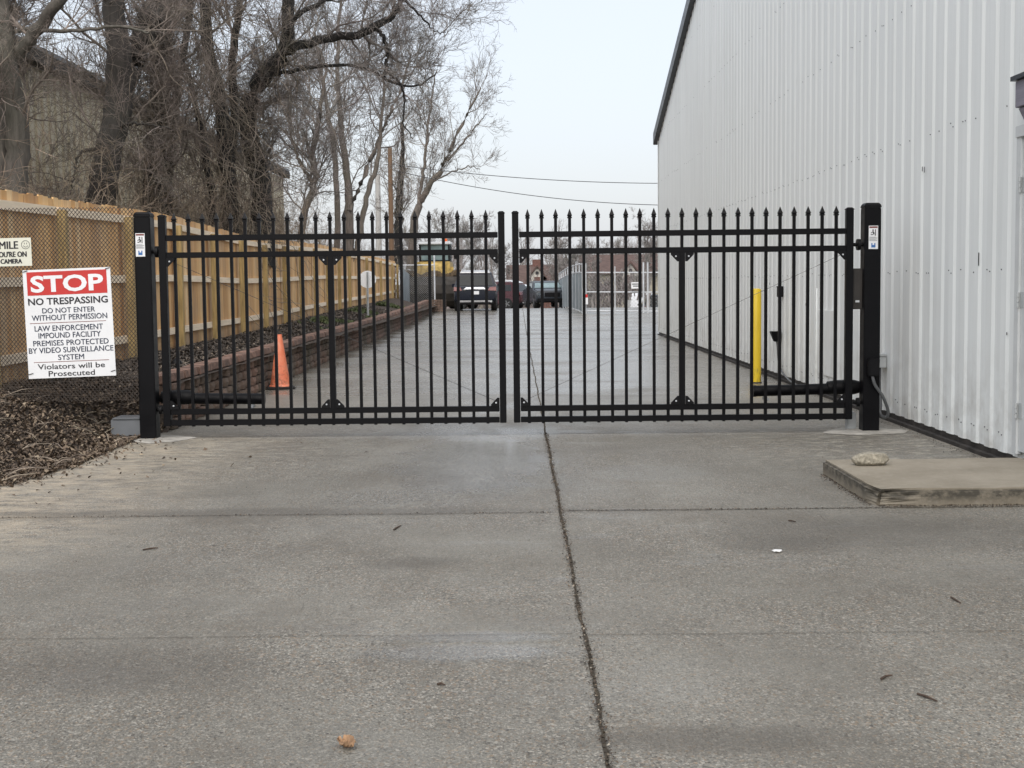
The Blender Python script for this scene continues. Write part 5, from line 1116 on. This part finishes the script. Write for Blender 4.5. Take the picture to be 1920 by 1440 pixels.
# ------------------------------------------------------------------ far houses and woods
def house(px0, px1, y_r, y_e, Y, wall, gables, label):
    a, b = at(px0, y_r, Y), at(px1, y_r, Y); ze = at(px0, y_e, Y - 4).z; zr = a.z; zg = gz(Y) - .3; root = thing('house', label, 'house', ((a.x + b.x) / 2, Y, zg), 'houses beyond the lot')
    MB().b2((a.x, Y - 3.6, zg), (b.x, Y + 3.6, ze)).build('wall', wall, root)
    rf_ = MB().hexa([(a.x - .3, Y - 4.1, ze - .1), (b.x + .3, Y - 4.1, ze - .1), (b.x + .3, Y + 4.1, ze - .1), (a.x - .3, Y + 4.1, ze - .1), (a.x - .3, Y - .05, zr), (b.x + .3, Y - .05, zr), (b.x + .3, Y + .05, zr), (a.x - .3, Y + .05, zr)]).build('roof', 'shingle', root)
    for (gp, gw, gt, gb) in gables:
        c = at(gp, gt, Y - 4.4); zb = at(gp, gb, Y - 4.4).z; hw = gw / 2 * (Y - 4.4) / FPX; zs = lerp(zb, c.z, .5); y0 = Y - 4.4
        g = MB().poly([(c.x - hw, y0, zb), (c.x + hw, y0, zb), (c.x + hw, y0, zs), (c.x, y0, c.z), (c.x - hw, y0, zs)], (0, 3.2, 0)).build('dormer', 'house_trim', root)
        for s in (-1, 1): MB().hexa([(c.x, y0 - .25, c.z + .02), (c.x, y0 + 3, c.z + .02), (c.x + s * (hw + .3), y0 + 3, zs - .25), (c.x + s * (hw + .3), y0 - .25, zs - .25), (c.x, y0 - .25, c.z + .2), (c.x, y0 + 3, c.z + .2), (c.x + s * (hw + .3), y0 + 3, zs - .07), (c.x + s * (hw + .3), y0 - .25, zs - .07)]).build('dormer_roof', 'shingle', root)
        MB().b2((c.x - hw * .45, y0 - .05, lerp(zb, zs, .15)), (c.x + hw * .45, y0 - .01, lerp(zb, zs, .9))).build('window', 'house_brick', g)
        MB().lathe((c.x, y0 - .02, lerp(zs, c.z, .35)), [(.16, 0), (.16, -.04)], 12, 'Y').build('vent', 'ink', g)
    MB().b2((at(1006, 490, Y).x - .4, Y - .4, zr - .3), (at(1006, 490, Y).x + .4, Y + .4, zr + .5)).build('chimney', 'house_brick', rf_) if px0 < 1000 else None
    return root
house(955, 1064, 497, 534, 130, 'house_brick', [(1007, 24, 501, 534)], 'red brown house with a pale dormer beyond the parked cars')
house(1092, 1262, 478, 512, 118, 'house_wall', [(1182, 30, 494, 534)], 'wide brown roofed house with a tan gable behind the chain link fence')
def wood(name, n, seed, xr, yr, h, label, zf):
    global rng
    rng = np.random.default_rng(seed); x = rng.uniform(*xr, n); y = rng.uniform(*yr, n); z = np.array([zf(a, b) for a, b in zip(x, y)]); L = rng.uniform(*h, n); cp = []
    P, r = grow(np.stack([x, y, z], 1), np.stack([rng.normal(0, .12, n), rng.normal(0, .12, n), np.ones(n)], 1), L, 6, .012 * L + .03, .08, .05); cp.append(tubes(P, r, 5))
    s, d, ln, rr_ = kids(P, r, 16, .12, (.4, 1.0), (.25, .5), .5, L); P2, r2 = grow(s, d, ln, 5, np.maximum(rr_, .03), .18, .08); cp.append(tubes(P2, r2, 3))
    s, d, ln, rr_ = kids(P2, r2, 9, .1, (.4, 1.0), (.3, .7), .6, ln); P3, r3 = grow(s, d, ln, 4, np.maximum(rr_, .016), .2, .04); cp.append(tubes(P3, r3, 3))
    V, F = join(cp); props(link(name, np_mesh(name, V, F, M['far_wood'])), label, 'woods', kind='stuff')
hz_ = lambda x, y: gz(y) + sstep((y - 135) / 90) * 5.2
grid('hill', list(np.linspace(-160, 200, 24)), [135, 150, 165, 180, 200, 225, 260, 330, 420], lambda x, y: hz_(x, y) - .1 + .5 * math.sin(x * .06), 'ground')
wood('woodland', 230, 81, (-70, 70), (150, 260), (5, 9), 'brown leafless woods covering the hill far beyond the lot', hz_)
wood('scrub', 110, 82, (2.8, 7.6), (76, 106), (.7, 1.7), 'dense brown scrub on the bank behind the chain link fence', lambda x, y: gz(y) + sstep((x - 2) / 5) * min(.7, (y - 74) * .1))
wood('scrub', 110, 83, (-16, 2), (92, 112), (1.8, 3.4), 'low brown scrub behind the parked cars', lambda x, y: gz(y))
